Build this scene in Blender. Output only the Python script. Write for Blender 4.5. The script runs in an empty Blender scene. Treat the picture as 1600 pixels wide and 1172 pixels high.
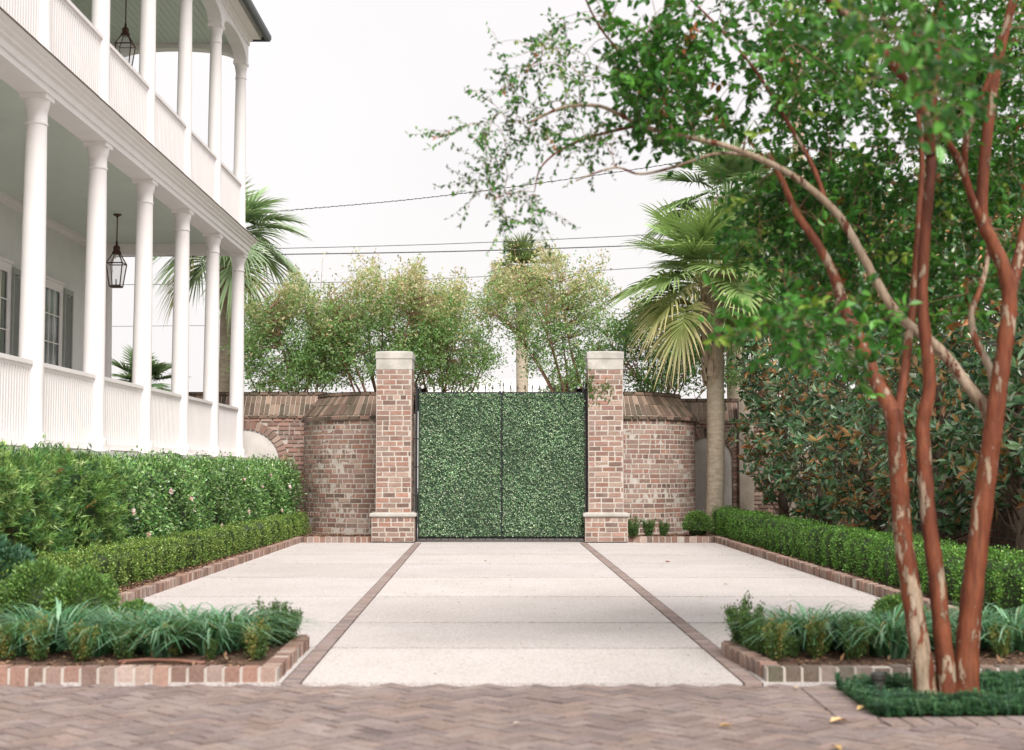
import bpy, math, random
import numpy as np
from mathutils import Vector, Matrix
R = math.radians
rng = np.random.default_rng(7)
random.seed(7)
S = bpy.context.scene
COL = S.collection

# ------------------------------------------------------------------ camera
F = 2200.0; HC = 1.25; TILT = math.atan(149.0/F)
cam_d = bpy.data.cameras.new('camera'); cam = bpy.data.objects.new('camera', cam_d); COL.objects.link(cam)
cam.location = (0, 0, HC); cam.rotation_euler = (math.pi/2 + TILT, 0, 0)
cam_d.sensor_width = 36; cam_d.lens = F/1600*36; cam_d.clip_end = 2000; cam_d.clip_start = .05
cam_d.dof.use_dof = True; cam_d.dof.focus_distance = 24.0; cam_d.dof.aperture_fstop = 2.4
S.camera = cam
# ------------------------------------------------------------------ light
SUN_EL, SUN_AZ = R(46), R(164)            # azimuth clockwise from +Y: behind the camera
w = bpy.data.worlds.new('World'); S.world = w; w.use_nodes = True
nt = w.node_tree; nt.nodes.clear()
sky = nt.nodes.new('ShaderNodeTexSky'); sky.sky_type = 'NISHITA'; sky.sun_disc = False
sky.sun_elevation = SUN_EL; sky.sun_rotation = SUN_AZ; sky.dust_density = 4; sky.air_density = 1.2
cl = nt.nodes.new('ShaderNodeTexNoise'); cl.inputs['Scale'].default_value = 2.2; cl.inputs['Detail'].default_value = 5
tc = nt.nodes.new('ShaderNodeTexCoord'); nt.links.new(tc.outputs['Generated'], cl.inputs['Vector'])
cr = nt.nodes.new('ShaderNodeValToRGB'); nt.links.new(cl.outputs['Fac'], cr.inputs['Fac'])
cr.color_ramp.elements[0].position = .3; cr.color_ramp.elements[0].color = (5.45, 5.22, 5.2, 1)
cr.color_ramp.elements[1].position = .7; cr.color_ramp.elements[1].color = (6.0, 5.74, 5.7, 1)
mx = nt.nodes.new('ShaderNodeMix'); mx.data_type = 'RGBA'; mx.inputs[0].default_value = .93
nt.links.new(sky.outputs[0], mx.inputs[6]); nt.links.new(cr.outputs[0], mx.inputs[7])
bg = nt.nodes.new('ShaderNodeBackground'); bg.inputs['Strength'].default_value = .1
nt.links.new(mx.outputs[2], bg.inputs[0])
wo = nt.nodes.new('ShaderNodeOutputWorld'); nt.links.new(bg.outputs[0], wo.inputs[0])
sd = bpy.data.lights.new('sun', 'SUN'); sd.energy = 2.8; sd.angle = R(26); sd.color = (1, .965, .93)
so = bpy.data.objects.new('sun', sd); COL.objects.link(so)
sv = Vector((math.sin(SUN_AZ)*math.cos(SUN_EL), math.cos(SUN_AZ)*math.cos(SUN_EL), math.sin(SUN_EL)))
so.rotation_euler = sv.to_track_quat('Z', 'Y').to_euler(); so.location = sv*60
S.view_settings.view_transform = 'Standard'; S.view_settings.look = 'None'
S.view_settings.exposure = 0.88; S.view_settings.gamma = 1
S.render.engine = 'CYCLES'; S.cycles.use_denoising = True
S.cycles.max_bounces = 7; S.cycles.diffuse_bounces = 4; S.cycles.transmission_bounces = 4; S.cycles.transparent_max_bounces = 6
S.cycles.sample_clamp_indirect = 6

# ------------------------------------------------------------------ photo geometry: where a photographed point stands in the world
ct, st = math.cos(TILT), math.sin(TILT)
def P(px, py, Y):
    xc = (px-800)/F; yc = -(py-586)/F
    d = (xc, ct - yc*st, st + yc*ct); k = Y/d[1]
    return Vector((d[0]*k, Y, HC + d[2]*k))
def G(px, py, z=0.0):
    xc = (px-800)/F; yc = -(py-586)/F
    d = (xc, ct - yc*st, st + yc*ct); k = (z-HC)/d[2]
    return Vector((d[0]*k, d[1]*k, z))

# ------------------------------------------------------------------ materials
def newmat(name):
    m = bpy.data.materials.new(name); m.use_nodes = True
    n = m.node_tree; n.nodes.clear(); out = n.nodes.new('ShaderNodeOutputMaterial')
    b = n.nodes.new('ShaderNodeBsdfPrincipled'); n.links.new(b.outputs[0], out.inputs[0])
    return m, n, b, out
def node(n, t, **kw):
    x = n.nodes.new(t)
    for k, v in kw.items(): setattr(x, k, v)
    return x
def noise(n, scale, detail=5, rough=.6, vec=None, stretch=None):
    t = node(n, 'ShaderNodeTexNoise'); t.inputs['Scale'].default_value = scale; t.inputs['Detail'].default_value = detail
    t.inputs['Roughness'].default_value = rough
    c = node(n, 'ShaderNodeTexCoord'); src = c.outputs['Object']
    if stretch:
        mp = node(n, 'ShaderNodeMapping'); mp.inputs['Scale'].default_value = stretch; n.links.new(src, mp.inputs[0]); src = mp.outputs[0]
    n.links.new(src, t.inputs['Vector']); return t.outputs['Fac']
def ramp(n, fac, stops):
    r = node(n, 'ShaderNodeValToRGB'); n.links.new(fac, r.inputs[0]); e = r.color_ramp.elements
    while len(e) < len(stops): e.new(.5)
    for i, (p, c) in enumerate(stops):
        e[i].position = p; e[i].color = (*c, 1) if len(c) == 3 else c
    return r.outputs[0]
def mixc(n, fac, a, b, mode='MIX'):
    m = node(n, 'ShaderNodeMix', data_type='RGBA', blend_type=mode)
    for s, v in ((0, fac), (6, a), (7, b)):
        if hasattr(v, 'is_output') or hasattr(v, 'links'): n.links.new(v, m.inputs[s])
        elif s == 0: m.inputs[0].default_value = v
        else: m.inputs[s].default_value = (*v, 1)
    return m.outputs[2]
def bump(n, b, h, strength=.3, dist=.01):
    x = node(n, 'ShaderNodeBump'); x.inputs['Strength'].default_value = strength; x.inputs['Distance'].default_value = dist
    n.links.new(h, x.inputs['Height']); n.links.new(x.outputs[0], b.inputs['Normal'])
def attr(n):
    a = node(n, 'ShaderNodeAttribute'); a.attribute_name = 'tint'; return a.outputs['Color']
def simple(name, c1, c2, scale=6, rough=.6, bs=.15, bd=.004, bscale=None, metal=0, stretch=None, spec=.5):
    m, n, b, o = newmat(name)
    f = noise(n, scale, stretch=stretch)
    n.links.new(ramp(n, f, [(.3, c1), (.7, c2)]), b.inputs['Base Color'])
    b.inputs['Roughness'].default_value = rough; b.inputs['Metallic'].default_value = metal
    b.inputs['Specular IOR Level'].default_value = spec
    if bs: bump(n, b, noise(n, bscale or scale*6, stretch=stretch), bs, bd)
    return m
def brickmat(name, wear=(.55, .48, .42), wear_amt=.25, dirt=(.1, .09, .07), dirt_amt=.3, rough=.9):
    m, n, b, o = newmat(name)
    a = attr(n)
    c = mixc(n, ramp(n, noise(n, 60, 6), [(.35, (.75,)*3), (.7, (1.12,)*3)]), (0, 0, 0), a, 'MULTIPLY')
    g = mixc(n, 1.0, a, ramp(n, noise(n, 45, 6), [(.3, (.72,)*3), (.7, (1.15,)*3)]), 'MULTIPLY')
    wf = ramp(n, noise(n, 1.5, 9, .75), [(.48, (0,)*3), (.7, (wear_amt,)*3)])
    wf2 = ramp(n, noise(n, 14, 6, .7), [(.52, (0,)*3), (.66, (wear_amt*.8,)*3)])
    g = mixc(n, wf, g, wear)
    df = ramp(n, noise(n, 2.6, 8, .7, stretch=(1, 1, .6)), [(.5, (0,)*3), (.75, (dirt_amt,)*3)])
    g = mixc(n, df, g, dirt)
    n.links.new(g, b.inputs['Base Color']); b.inputs['Roughness'].default_value = rough
    b.inputs['Specular IOR Level'].default_value = .25
    bump(n, b, noise(n, 70, 6), .5, .006)
    return m
def leafmat(name, rough=.45, trans=.22, spec=.4, tcol=(.25, .42, .06)):
    m, n, b, o = newmat(name)
    a = attr(n); n.links.new(a, b.inputs['Base Color'])
    b.inputs['Roughness'].default_value = rough; b.inputs['Specular IOR Level'].default_value = spec
    t = node(n, 'ShaderNodeBsdfTranslucent'); mm = node(n, 'ShaderNodeMixShader'); mm.inputs[0].default_value = trans
    n.links.new(mixc(n, 1.0, mixc(n, .3, a, tcol), (1.5, 1.5, 1.2), 'MULTIPLY'), t.inputs[0])
    n.links.new(b.outputs[0], mm.inputs[1]); n.links.new(t.outputs[0], mm.inputs[2]); n.links.new(mm.outputs[0], o.inputs[0])
    return m
M = {}
M['brick'] = brickmat('old_brick')
M['brick_moss'] = brickmat('mossy_brick', wear=(.24, .22, .15), wear_amt=.35, dirt=(.07, .07, .042), dirt_amt=.6)
M['paver'] = brickmat('clay_paver', wear=(.42, .36, .33), wear_amt=.45, dirt=(.14, .12, .11), dirt_amt=.45, rough=.85)
M['mortar'] = simple('lime_mortar', (.42, .37, .32), (.55, .5, .445), 9, .95, .4, .006)
M['joint'] = simple('sandy_joint', (.11, .08, .07), (.19, .14, .125), 9, .95, .4, .006)
M['white'] = simple('white_paint', (.83, .79, .775), (.87, .835, .82), 3, .5, .08, .002, 40)
M['stone'] = simple('pale_cast_stone', (.34, .32, .285), (.54, .51, .465), 4, .85, .3, .004)
M['ceiling'] = simple('pale_green_ceiling_paint', (.58, .645, .57), (.62, .69, .605), 3, .5, .05, .002)
M['stucco'] = simple('grey_stucco', (.68, .69, .67), (.75, .755, .735), 3, .9, .3, .004, 60)
M['tan_stucco'] = simple('weathered_tan_stucco', (.34, .28, .22), (.55, .48, .4), 2.2, .95, .5, .008, 30)
M['pale_stucco'] = simple('weathered_pale_stucco', (.52, .48, .44), (.74, .7, .66), 1.8, .95, .5, .008, 30)
M['iron'] = simple('black_iron', (.012, .014, .015), (.03, .032, .034), 12, .45, .1, .002, metal=.3)
M['gutter'] = simple('dark_copper_gutter', (.05, .065, .07), (.09, .1, .105), 4, .45, .1, .003, metal=.5)
M['flash'] = simple('brown_metal_flashing', (.14, .09, .08), (.2, .14, .12), 4, .55, .1, .002)
M['bronze'] = simple('aged_bronze', (.06, .03, .022), (.11, .055, .04), 9, .45, .15, .002, metal=.6)
M['roofing'] = simple('grey_slate_roof', (.1, .1, .11), (.18, .18, .19), 8, .8, .4, .01)
M['shutter'] = simple('grey_green_shutter_paint', (.28, .3, .27), (.33, .35, .32), 5, .55, .05)
M['soil'] = simple('dark_mulch', (.075, .04, .026), (.2, .115, .075), 22, .95, .9, .03, 60)
M['earth'] = simple('bare_earth', (.12, .1, .07), (.2, .17, .12), 3, .95, .5, .02)
M['asphalt'] = simple('street_asphalt', (.1, .1, .1), (.16, .16, .155), 10, .9, .4, .006)
M['wire'] = simple('black_cable', (.03, .03, .033), (.05, .05, .05), 8, .6, 0)
M['wood'] = simple('weathered_pole_wood', (.3, .22, .16), (.46, .36, .28), 5, .9, .4, .01, stretch=(1, 1, .1))
M['bark'] = simple('grey_brown_bark', (.12, .085, .06), (.26, .2, .15), 9, .95, .8, .02, 30, stretch=(1, 1, .3))
M['palmbark'] = simple('palm_bark', (.34, .28, .2), (.54, .46, .36), 7, .95, .8, .02, 26, stretch=(1, 1, 2.5))
M['boot'] = simple('palm_boot_fibre', (.3, .22, .15), (.52, .42, .31), 7, .95, .6, .01, 30)
M['bare_twig'] = simple('reddish_twig', (.16, .075, .05), (.3, .17, .11), 8, .8, .3, .003)
M['clapboard'] = simple('pale_clapboard', (.62, .6, .57), (.7, .68, .65), 2, .8, .2, .004)
M['plastic'] = simple('dark_bollard_plastic', (.03, .028, .026), (.05, .046, .042), 12, .5, .1, .002)
M['hose'] = simple('rusty_red_hose', (.15, .06, .04), (.22, .1, .065), 12, .6, 0)
def crape_bark():
    m, n, b, o = newmat('peeling_crape_bark')
    base = ramp(n, noise(n, 7, 6, .65, stretch=(1, 1, .2)), [(.22, (.04, .013, .008)), (.4, (.105, .029, .014)), (.52, (.165, .046, .019)), (.66, (.2, .066, .03)), (.85, (.25, .13, .075))])
    ad = node(n, 'ShaderNodeMath', operation='ADD'); n.links.new(noise(n, 14, 6, .6, stretch=(1.1, 1.1, .36)), ad.inputs[0]); n.links.new(attr(n), ad.inputs[1])
    pf = ramp(n, ad.outputs[0], [(.57, (0,)*3), (.59, (.78,)*3), (.68, (.95,)*3)])
    pale = ramp(n, noise(n, 9, 6, .65, stretch=(1, 1, .4)), [(.28, (.22, .165, .1)), (.5, (.34, .26, .18)), (.72, (.46, .37, .28))])
    c = mixc(n, pf, base, pale)
    c = mixc(n, 1.0, c, ramp(n, noise(n, 40, 6, .7, stretch=(1, 1, .15)), [(.32, (.5,)*3), (.5, (.95,)*3), (.7, (1.25,)*3)]), 'MULTIPLY')
    n.links.new(c, b.inputs['Base Color']); b.inputs['Roughness'].default_value = .7
    b.inputs['Specular IOR Level'].default_value = .3
    h = node(n, 'ShaderNodeMath', operation='ADD'); n.links.new(pf, h.inputs[0]); n.links.new(noise(n, 30, 5, .6, stretch=(1, 1, .2)), h.inputs[1])
    bump(n, b, h.outputs[0], .75, .01)
    return m
M['crape'] = crape_bark()
def concrete():
    m, n, b, o = newmat('exposed_shell_concrete')
    a = attr(n)
    f = ramp(n, noise(n, 1.1, 6, .65), [(.3, (.55, .51, .495)), (.7, (.645, .605, .6))])
    v = node(n, 'ShaderNodeTexVoronoi'); v.inputs['Scale'].default_value = 85
    c = node(n, 'ShaderNodeTexCoord'); n.links.new(c.outputs['Object'], v.inputs['Vector'])
    g = mixc(n, 1.0, f, ramp(n, v.outputs['Distance'], [(.1, (1.1, 1.09, 1.08)), (.75, (.72, .7, .68))]), 'MULTIPLY')
    g = mixc(n, 1.0, g, a, 'MULTIPLY')
    sp = ramp(n, noise(n, 26, 4, .7), [(.28, (.66, .63, .61)), (.47, (1, 1, 1)), (.6, (1, 1, 1)), (.75, (1.15, 1.15, 1.15))])
    g = mixc(n, 1.0, g, sp, 'MULTIPLY')
    stn = ramp(n, noise(n, .55, 6, .6), [(.54, (1, 1, 1)), (.78, (.8, .77, .75))])
    g = mixc(n, 1.0, g, stn, 'MULTIPLY')
    n.links.new(g, b.inputs['Base Color']); b.inputs['Roughness'].default_value = .85
    bump(n, b, v.outputs['Distance'], .35, .004); return m
M['concrete'] = concrete()
def glass(name, col, rough=.08):
    m, n, b, o = newmat(name); b.inputs['Base Color'].default_value = (*col, 1); b.inputs['Roughness'].default_value = rough
    b.inputs['Specular IOR Level'].default_value = .8; return m
M['pane'] = glass('dark_window_glass', (.16, .18, .175))
def lanternglass():
    m, n, b, o = newmat('lantern_glass'); b.inputs['Roughness'].default_value = .03
    b.inputs['Base Color'].default_value = (.9, .92, .92, 1); b.inputs['Alpha'].default_value = .22; return m
M['lglass'] = lanternglass()
for k, kw in dict(box=dict(rough=.45, trans=.2), pod=dict(rough=.5, trans=.22), cam=dict(rough=.32, trans=.15, spec=.5), mag=dict(rough=.25, trans=.12, spec=.9),
                  crapeleaf=dict(rough=.42, trans=.24, tcol=(.1, .35, .03)), bgleaf=dict(rough=.5, trans=.42), faux=dict(rough=.5, trans=.1), grassblade=dict(rough=.4, trans=.2),
                  palm=dict(rough=.45, trans=.18, tcol=(.3, .38, .1)), petal=dict(rough=.6, trans=.3, tcol=(.9, .7, .7)), litter=dict(rough=.9, trans=.0)).items():
    M[k] = leafmat(k + '_surface', **kw)

# ------------------------------------------------------------------ object helpers
def tag(o, label=None, cat=None, group=None, kind=None):
    if label: o['label'] = label
    if cat: o['category'] = cat
    if group: o['group'] = group
    if kind: o['kind'] = kind
    return o
def empty(name, loc, label, cat, group=None):
    o = bpy.data.objects.new(name, None); COL.objects.link(o); o.location = loc; o.empty_display_size = .2
    return tag(o, label, cat, group)
def link(me, name, parent=None):
    o = bpy.data.objects.new(name, me); COL.objects.link(o)
    if parent is not None:
        o.parent = parent; o.matrix_parent_inverse = Matrix.Translation(-Vector(world_loc(parent)))
    return o
def world_loc(o):
    v = Vector(o.location); p = o.parent
    return v if p is None or p.type != 'EMPTY' else v    # parts sit in world coordinates; only roots are moved
class MB:
    def __init__(s): s.v = []; s.f = []; s.c = []; s.m = []
    def add(s, vs, fs, c=(1, 1, 1), m=0):
        k = len(s.v); s.v += [tuple(v) for v in vs]; s.c += [c]*len(vs)
        s.f += [tuple(i+k for i in f) for f in fs]; s.m += [m]*len(fs)
    def box(s, x0, x1, y0, y1, z0, z1, c=(1, 1, 1), m=0):
        s.add([(x0,y0,z0),(x1,y0,z0),(x1,y1,z0),(x0,y1,z0),(x0,y0,z1),(x1,y0,z1),(x1,y1,z1),(x0,y1,z1)],
              [(0,3,2,1),(4,5,6,7),(0,1,5,4),(1,2,6,5),(2,3,7,6),(3,0,4,7)], c, m)
    def tube(s, pts, rad, seg=8, c=(1, 1, 1), m=0, cap=True):
        pts = [Vector(p) for p in pts]; n = len(pts); ring = []; k = len(s.v)
        if not hasattr(rad, '__len__'): rad = [rad]*n
        ref = None
        for i, p in enumerate(pts):
            t = (pts[min(i+1, n-1)]-pts[max(i-1, 0)]).normalized()
            if ref is None: ref = Vector((0, 1, 0)) if abs(t.y) < .9 else Vector((1, 0, 0))
            a = (ref - t*ref.dot(t)).normalized(); ref = a; b = t.cross(a)
            for j in range(seg):
                q = 2*math.pi*j/seg; s.v.append(tuple(p + (a*math.cos(q)+b*math.sin(q))*rad[i])); s.c.append(c)
        for i in range(n-1):
            for j in range(seg):
                j2 = (j+1) % seg; s.f.append((k+i*seg+j, k+i*seg+j2, k+(i+1)*seg+j2, k+(i+1)*seg+j)); s.m.append(m)
        if cap:
            s.f.append(tuple(k+j for j in reversed(range(seg)))); s.m.append(m)
            s.f.append(tuple(k+(n-1)*seg+j for j in range(seg))); s.m.append(m)
    def lathe(s, prof, x, y, seg=24, c=(1, 1, 1), m=0):
        k = len(s.v)
        for r, z in prof:
            for j in range(seg):
                q = 2*math.pi*j/seg; s.v.append((x+r*math.cos(q), y+r*math.sin(q), z)); s.c.append(c)
        for i in range(len(prof)-1):
            for j in range(seg):
                j2 = (j+1) % seg; s.f.append((k+i*seg+j, k+i*seg+j2, k+(i+1)*seg+j2, k+(i+1)*seg+j)); s.m.append(m)
        s.f.append(tuple(k+(len(prof)-1)*seg+j for j in range(seg))); s.m.append(m)
        s.f.append(tuple(k+j for j in reversed(range(seg)))); s.m.append(m)
    def prism(s, poly, axis, a0, a1, c=(1, 1, 1), m=0):
        n = len(poly)
        def p(u, v, a): return {'x': (a, u, v), 'y': (u, a, v), 'z': (u, v, a)}[axis]
        vs = [p(u, v, a0) for u, v in poly] + [p(u, v, a1) for u, v in poly]
        s.add(vs, [tuple(range(n)), tuple(range(2*n-1, n-1, -1))] + [(i, i+n, (i+1) % n + n, (i+1) % n) for i in range(n)], c, m)
    def build(s, name, mats, parent=None, smooth=False, fix=True):
        me = bpy.data.meshes.new(name); me.from_pydata(s.v, [], s.f)
        for q in (mats if isinstance(mats, (list, tuple)) else [mats]): me.materials.append(q)
        me.polygons.foreach_set('material_index', s.m)
        a = me.color_attributes.new('tint', 'FLOAT_COLOR', 'POINT')
        cc = np.ones((len(s.v), 4), np.float32); cc[:, :3] = np.array(s.c, np.float32).reshape(-1, 3); a.data.foreach_set('color', cc.ravel())
        if smooth: me.polygons.foreach_set('use_smooth', [True]*len(s.f))
        if fix:
            import bmesh
            b = bmesh.new(); b.from_mesh(me); bmesh.ops.recalc_face_normals(b, faces=b.faces); b.to_mesh(me); b.free()
        me.update(); return link(me, name, parent)
def quads_mesh(name, V, C, mat, parent=None):
    """V (n,4,3) loose quads, C (n,3) colour of each"""
    V = np.asarray(V, np.float32); n = len(V); me = bpy.data.meshes.new(name)
    me.vertices.add(n*4); me.vertices.foreach_set('co', V.reshape(-1)); me.loops.add(n*4); me.polygons.add(n)
    me.loops.foreach_set('vertex_index', np.arange(n*4, dtype=np.int32))
    me.polygons.foreach_set('loop_start', np.arange(0, n*4, 4, dtype=np.int32)); me.polygons.foreach_set('loop_total', np.full(n, 4, np.int32))
    a = me.color_attributes.new('tint', 'FLOAT_COLOR', 'POINT')
    cc = np.ones((n*4, 4), np.float32); cc[:, :3] = np.repeat(np.asarray(C, np.float32), 4, axis=0); a.data.foreach_set('color', cc.ravel())
    me.materials.append(mat); me.update(calc_edges=True); me.validate()
    return link(me, name, parent)
def unit(a): return a/np.maximum(np.linalg.norm(a, axis=-1, keepdims=True), 1e-9)
def randdir(n): return unit(rng.normal(size=(n, 3)))
def palette(n, cols, weights=None, jit=.18):
    cols = np.array(cols, float); i = rng.choice(len(cols), n, p=None if weights is None else np.array(weights)/sum(weights))
    return np.clip(cols[i]*(1+jit*rng.normal(size=(n, 1)))*(1+.06*rng.normal(size=(n, 3))), .002, 1)
def leaves(pos, dirs, L, W, fold=.25, nrm=None, simple_=False):
    """leaf blades: pos, dirs (n,3), L, W scalars or (n,). returns quads; two per leaf unless simple_"""
    n = len(pos); L = np.broadcast_to(np.asarray(L, float), (n,))[:, None]; W = np.broadcast_to(np.asarray(W, float), (n,))[:, None]
    d = unit(dirs); r = randdir(n) if nrm is None else nrm
    s = unit(np.cross(d, r)); u = np.cross(s, d)
    b = pos; t = pos + d*L - u*L*.08
    if simple_:
        m = pos + d*L*.45
        return np.stack([b, m - s*W*.5 + u*W*fold, t, m + s*W*.5 + u*W*fold], 1)
    l1 = pos + d*L*.3 - s*W*.45 + u*W*fold; l2 = pos + d*L*.65 - s*W*.42 + u*W*fold*.8
    r1 = pos + d*L*.3 + s*W*.45 + u*W*fold; r2 = pos + d*L*.65 + s*W*.42 + u*W*fold*.8
    q = np.stack([np.stack([b, t, l2, l1], 1), np.stack([b, r1, r2, t], 1)], 1)
    return q.reshape(-1, 4, 3)

# ------------------------------------------------------------------ brickwork
BR = [(.3, .175, .135), (.33, .2, .16), (.26, .15, .12), (.38, .27, .215), (.2, .13, .105), (.31, .21, .17), (.34, .185, .14), (.29, .195, .16)]
def brickcol(pal=BR, j=.12):
    c = random.choice(pal); k = 1+random.gauss(0, j); return tuple(max(.02, x*k) for x in c)
def path_fn(pts):
    pts = [np.array(p, float) for p in pts]; seg = [np.linalg.norm(b-a) for a, b in zip(pts, pts[1:])]; cum = np.concatenate([[0], np.cumsum(seg)])
    P_ = np.array(pts)
    def f(s):
        p = np.array([np.interp(s, cum, P_[:, 0]), np.interp(s, cum, P_[:, 1])])
        e = 1e-2; a = np.array([np.interp(s-e, cum, P_[:, 0]), np.interp(s-e, cum, P_[:, 1])]); b = np.array([np.interp(s+e, cum, P_[:, 0]), np.interp(s+e, cum, P_[:, 1])])
        t = b-a; t = t/max(np.linalg.norm(t), 1e-9); return p, np.array([t[1], -t[0]])      # outward = right of the walking direction
    return f, cum[-1]
def brick_face(mb, pts, z0, z1, pal=BR, ch=.091, L=.238, out=.004, m=0, skip=None, ends=(0, 0)):
    f, total = path_fn(pts); n = max(1, round((z1-z0)/ch)); ch = (z1-z0)/n; jt = .023
    for r in range(n):
        za, zb = z0+r*ch+jt*.4, z0+(r+1)*ch-jt*.6
        hdr = (r % 6 == 4)
        s = -(L/2 if r % 2 else 0)
        if hdr: s = -random.choice((0, .05))
        while s < total-.02:
            w_ = .115 if (hdr or random.random() < .1) else L-.004
            w_ *= 1+random.gauss(0, .03)
            a, b = max(s, 0)+jt*.5, min(s+w_, total)-jt*.5
            s += w_
            if b-a < .02: continue
            if skip and skip((a+b)/2, (za+zb)/2): continue
            o = out+random.uniform(-.003, .004); c = brickcol(pal)
            vs = []
            for q, d in ((o, 1), (-.03, 0)):
                for ss, zz in ((a, za), (b, za), (b, zb), (a, zb)):
                    p, nn = f(ss); x = p+nn*(q+random.uniform(-.002, .002)); jz = random.uniform(-.003, .003)
                    vs.append((x[0], x[1], zz+jz))
            mb.add(vs, [(0, 1, 2, 3), (0, 4, 5, 1), (1, 5, 6, 2), (2, 6, 7, 3), (3, 7, 4, 0)], c, m)
def ribbon(mb, pts, z0, z1, th, m=1):
    """solid wall core behind a brick face"""
    f, total = path_fn(pts); n = max(2, int(total/.12)); k = len(mb.v)
    ss = np.linspace(0, total, n)
    for s in ss:
        p, nn = f(s); q = p-nn*th
        for x, z in ((p, z0), (p, z1), (q, z1), (q, z0)): mb.v.append((x[0], x[1], z)); mb.c.append((1, 1, 1))
    for i in range(n-1):
        a, b = k+i*4, k+(i+1)*4
        for j in range(4): mb.f.append((a+j, b+j, b+(j+1) % 4, a+(j+1) % 4)); mb.m.append(m)
    mb.f.append((k, k+1, k+2, k+3)); e = k+(n-1)*4; mb.f.append((e+3, e+2, e+1, e)); mb.m += [m, m]
MOSS = [(.15, .1, .075), (.19, .125, .095), (.1, .075, .052), (.24, .165, .125), (.14, .095, .07)]
def coping(mb, pts, z0, z1, back, m=2, over=.05, step=.105):
    """a sloping row of bricks from the wall's outer edge up to the ridge, over a projecting course"""
    f, total = path_fn(pts); s = 0
    brick_face(mb, [tuple(f(x)[0]+f(x)[1]*over) for x in np.linspace(0, total, 24)], z0-.085, z0, MOSS+BR[:2], ch=.085, L=.21, m=m)
    n = int(total/step)
    for i in range(n):
        a, b = i*total/n+.006, (i+1)*total/n-.006
        for u0, u1 in ((0, .5), (.5, 1.0)):
            c = brickcol(MOSS, .2); vs = []; lift = random.uniform(0, .008); sh = random.uniform(-.02, .02) if u0 else 0
            for top in (1, 0):
                for ss, u in ((a, u0+.02+sh*(u0 > 0)), (b, u0+.02+sh*(u0 > 0)), (b, u1-.01), (a, u1-.01)):
                    p, nn = f(ss); x = p+nn*(over-(over+back)*u); z = z0+(z1-z0)*u+(lift if top else -.05)
                    vs.append((x[0], x[1], z))
            mb.add(vs, [(0, 1, 2, 3), (0, 4, 5, 1), (1, 5, 6, 2), (2, 6, 7, 3), (3, 7, 4, 0)], c, m)
    # mortar bed and ridge course
    k = len(mb.v); ss = np.linspace(0, total, max(3, int(total/.12)))
    for s in ss:
        p, nn = f(s); q = p-nn*back; e = p+nn*over
        for x, z in ((e, z0-.02), (q, z1-.012), (q, z0-.02)): mb.v.append((x[0], x[1], z)); mb.c.append((1, 1, 1))
    for i in range(len(ss)-1):
        a, b = k+i*3, k+(i+1)*3
        for j in range(3): mb.f.append((a+j, b+j, b+(j+1) % 3, a+(j+1) % 3)); mb.m.append(1)
    ridge = [tuple(f(x)[0]-f(x)[1]*(back-.02)) for x in np.linspace(0, total, 24)]
    brick_face(mb, ridge, z1-.02, z1+.055, MOSS, ch=.075, L=.21, m=m, out=.02)
    f2, t2 = path_fn(ridge); k = len(mb.v)
    for s in np.linspace(0, t2, 24):
        p, nn = f2(s)
        for x in (p+nn*.02, p-nn*.22): mb.v.append((x[0], x[1], z1+.052)); mb.c.append(MOSS[0])
        x = p-nn*.22; mb.v.append((x[0], x[1], z1-.3)); mb.c.append(MOSS[0])
    for i in range(23):
        for j in range(2): mb.f.append((k+i*3+j, k+i*3+3+j, k+i*3+4+j, k+i*3+1+j)); mb.m.append(m)
WM = [M['brick'], M['mortar'], M['brick_moss'], M['pale_stucco'], M['tan_stucco']]

# ================================================================== SETTING: ground, paving, beds
mb = MB(); mb.add([(-600, -300, -.06), (600, -300, -.06), (600, 900, -.06), (-600, 900, -.06)], [(0, 1, 2, 3)])
tag(mb.build('ground', M['earth'], fix=False), kind='structure')
mb = MB(); mb.add([(-60, 31.2, -.03), (60, 31.2, -.03), (60, 60, -.03), (-60, 60, -.03)], [(0, 1, 2, 3)])
tag(mb.build('street', M['asphalt'], fix=False), kind='structure')
mb = MB(); mb.add([(-2.6, 24.9, -.02), (2.2, 24.9, -.02), (2.2, 31.2, -.02), (-2.6, 31.2, -.02)], [(0, 1, 2, 3)], (.95, .93, .9))
tag(mb.build('gate_apron', M['concrete'], fix=False), kind='structure')
# drive: cast panels with open joints, brick strips laid flush between them
mb = MB()
mb.add([(-4.2, 8.3, -.022), (4.2, 8.3, -.022), (4.2, 25.4, -.022), (-4.2, 25.4, -.022)], [(0, 1, 2, 3)], (1, 1, 1), 1)
def strip_x(side, y): return (-1.30-.0205*(y-8.4)) if side < 0 else (1.42-.0118*(y-8.4))
YJ = [8.36, 10.04, 11.7, 14.1, 16.6, 19.0, 21.1, 24.55]
SW = .11
for a, b in zip(YJ, YJ[1:]):
    for kx in range(3):
        if kx == 0: xl0, xl1, xr = -4.0, -4.0, None
        def edges(y):
            l, r = strip_x(-1, y), strip_x(1, y)
            return ((-4.0, l-SW/2-.007), (l+SW/2+.007, r-SW/2-.007), (r+SW/2+.007, 4.0))[kx]
        g = .042; sk = -.008
        vs = []
        for z in (0, -.03):
            for y in (a+g, b-g):
                for x in edges(y): vs.append((x, y+sk*x, z))
        k = random.uniform(.94, 1.05)
        mb.add(vs, [(0, 1, 3, 2), (0, 4, 5, 1), (2, 3, 7, 6), (0, 2, 6, 4), (1, 5, 7, 3)], (k, k, k*random.uniform(.985, 1.01)))
tag(mb.build('driveway', [M['concrete'], M['joint']], fix=False), kind='structure')
PV = [(0.239, 0.180, 0.160), (0.252, 0.189, 0.169), (0.221, 0.167, 0.151), (0.270, 0.211, 0.191), (0.234, 0.180, 0.169), (0.203, 0.158, 0.150), (0.257, 0.189, 0.162)]
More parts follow.
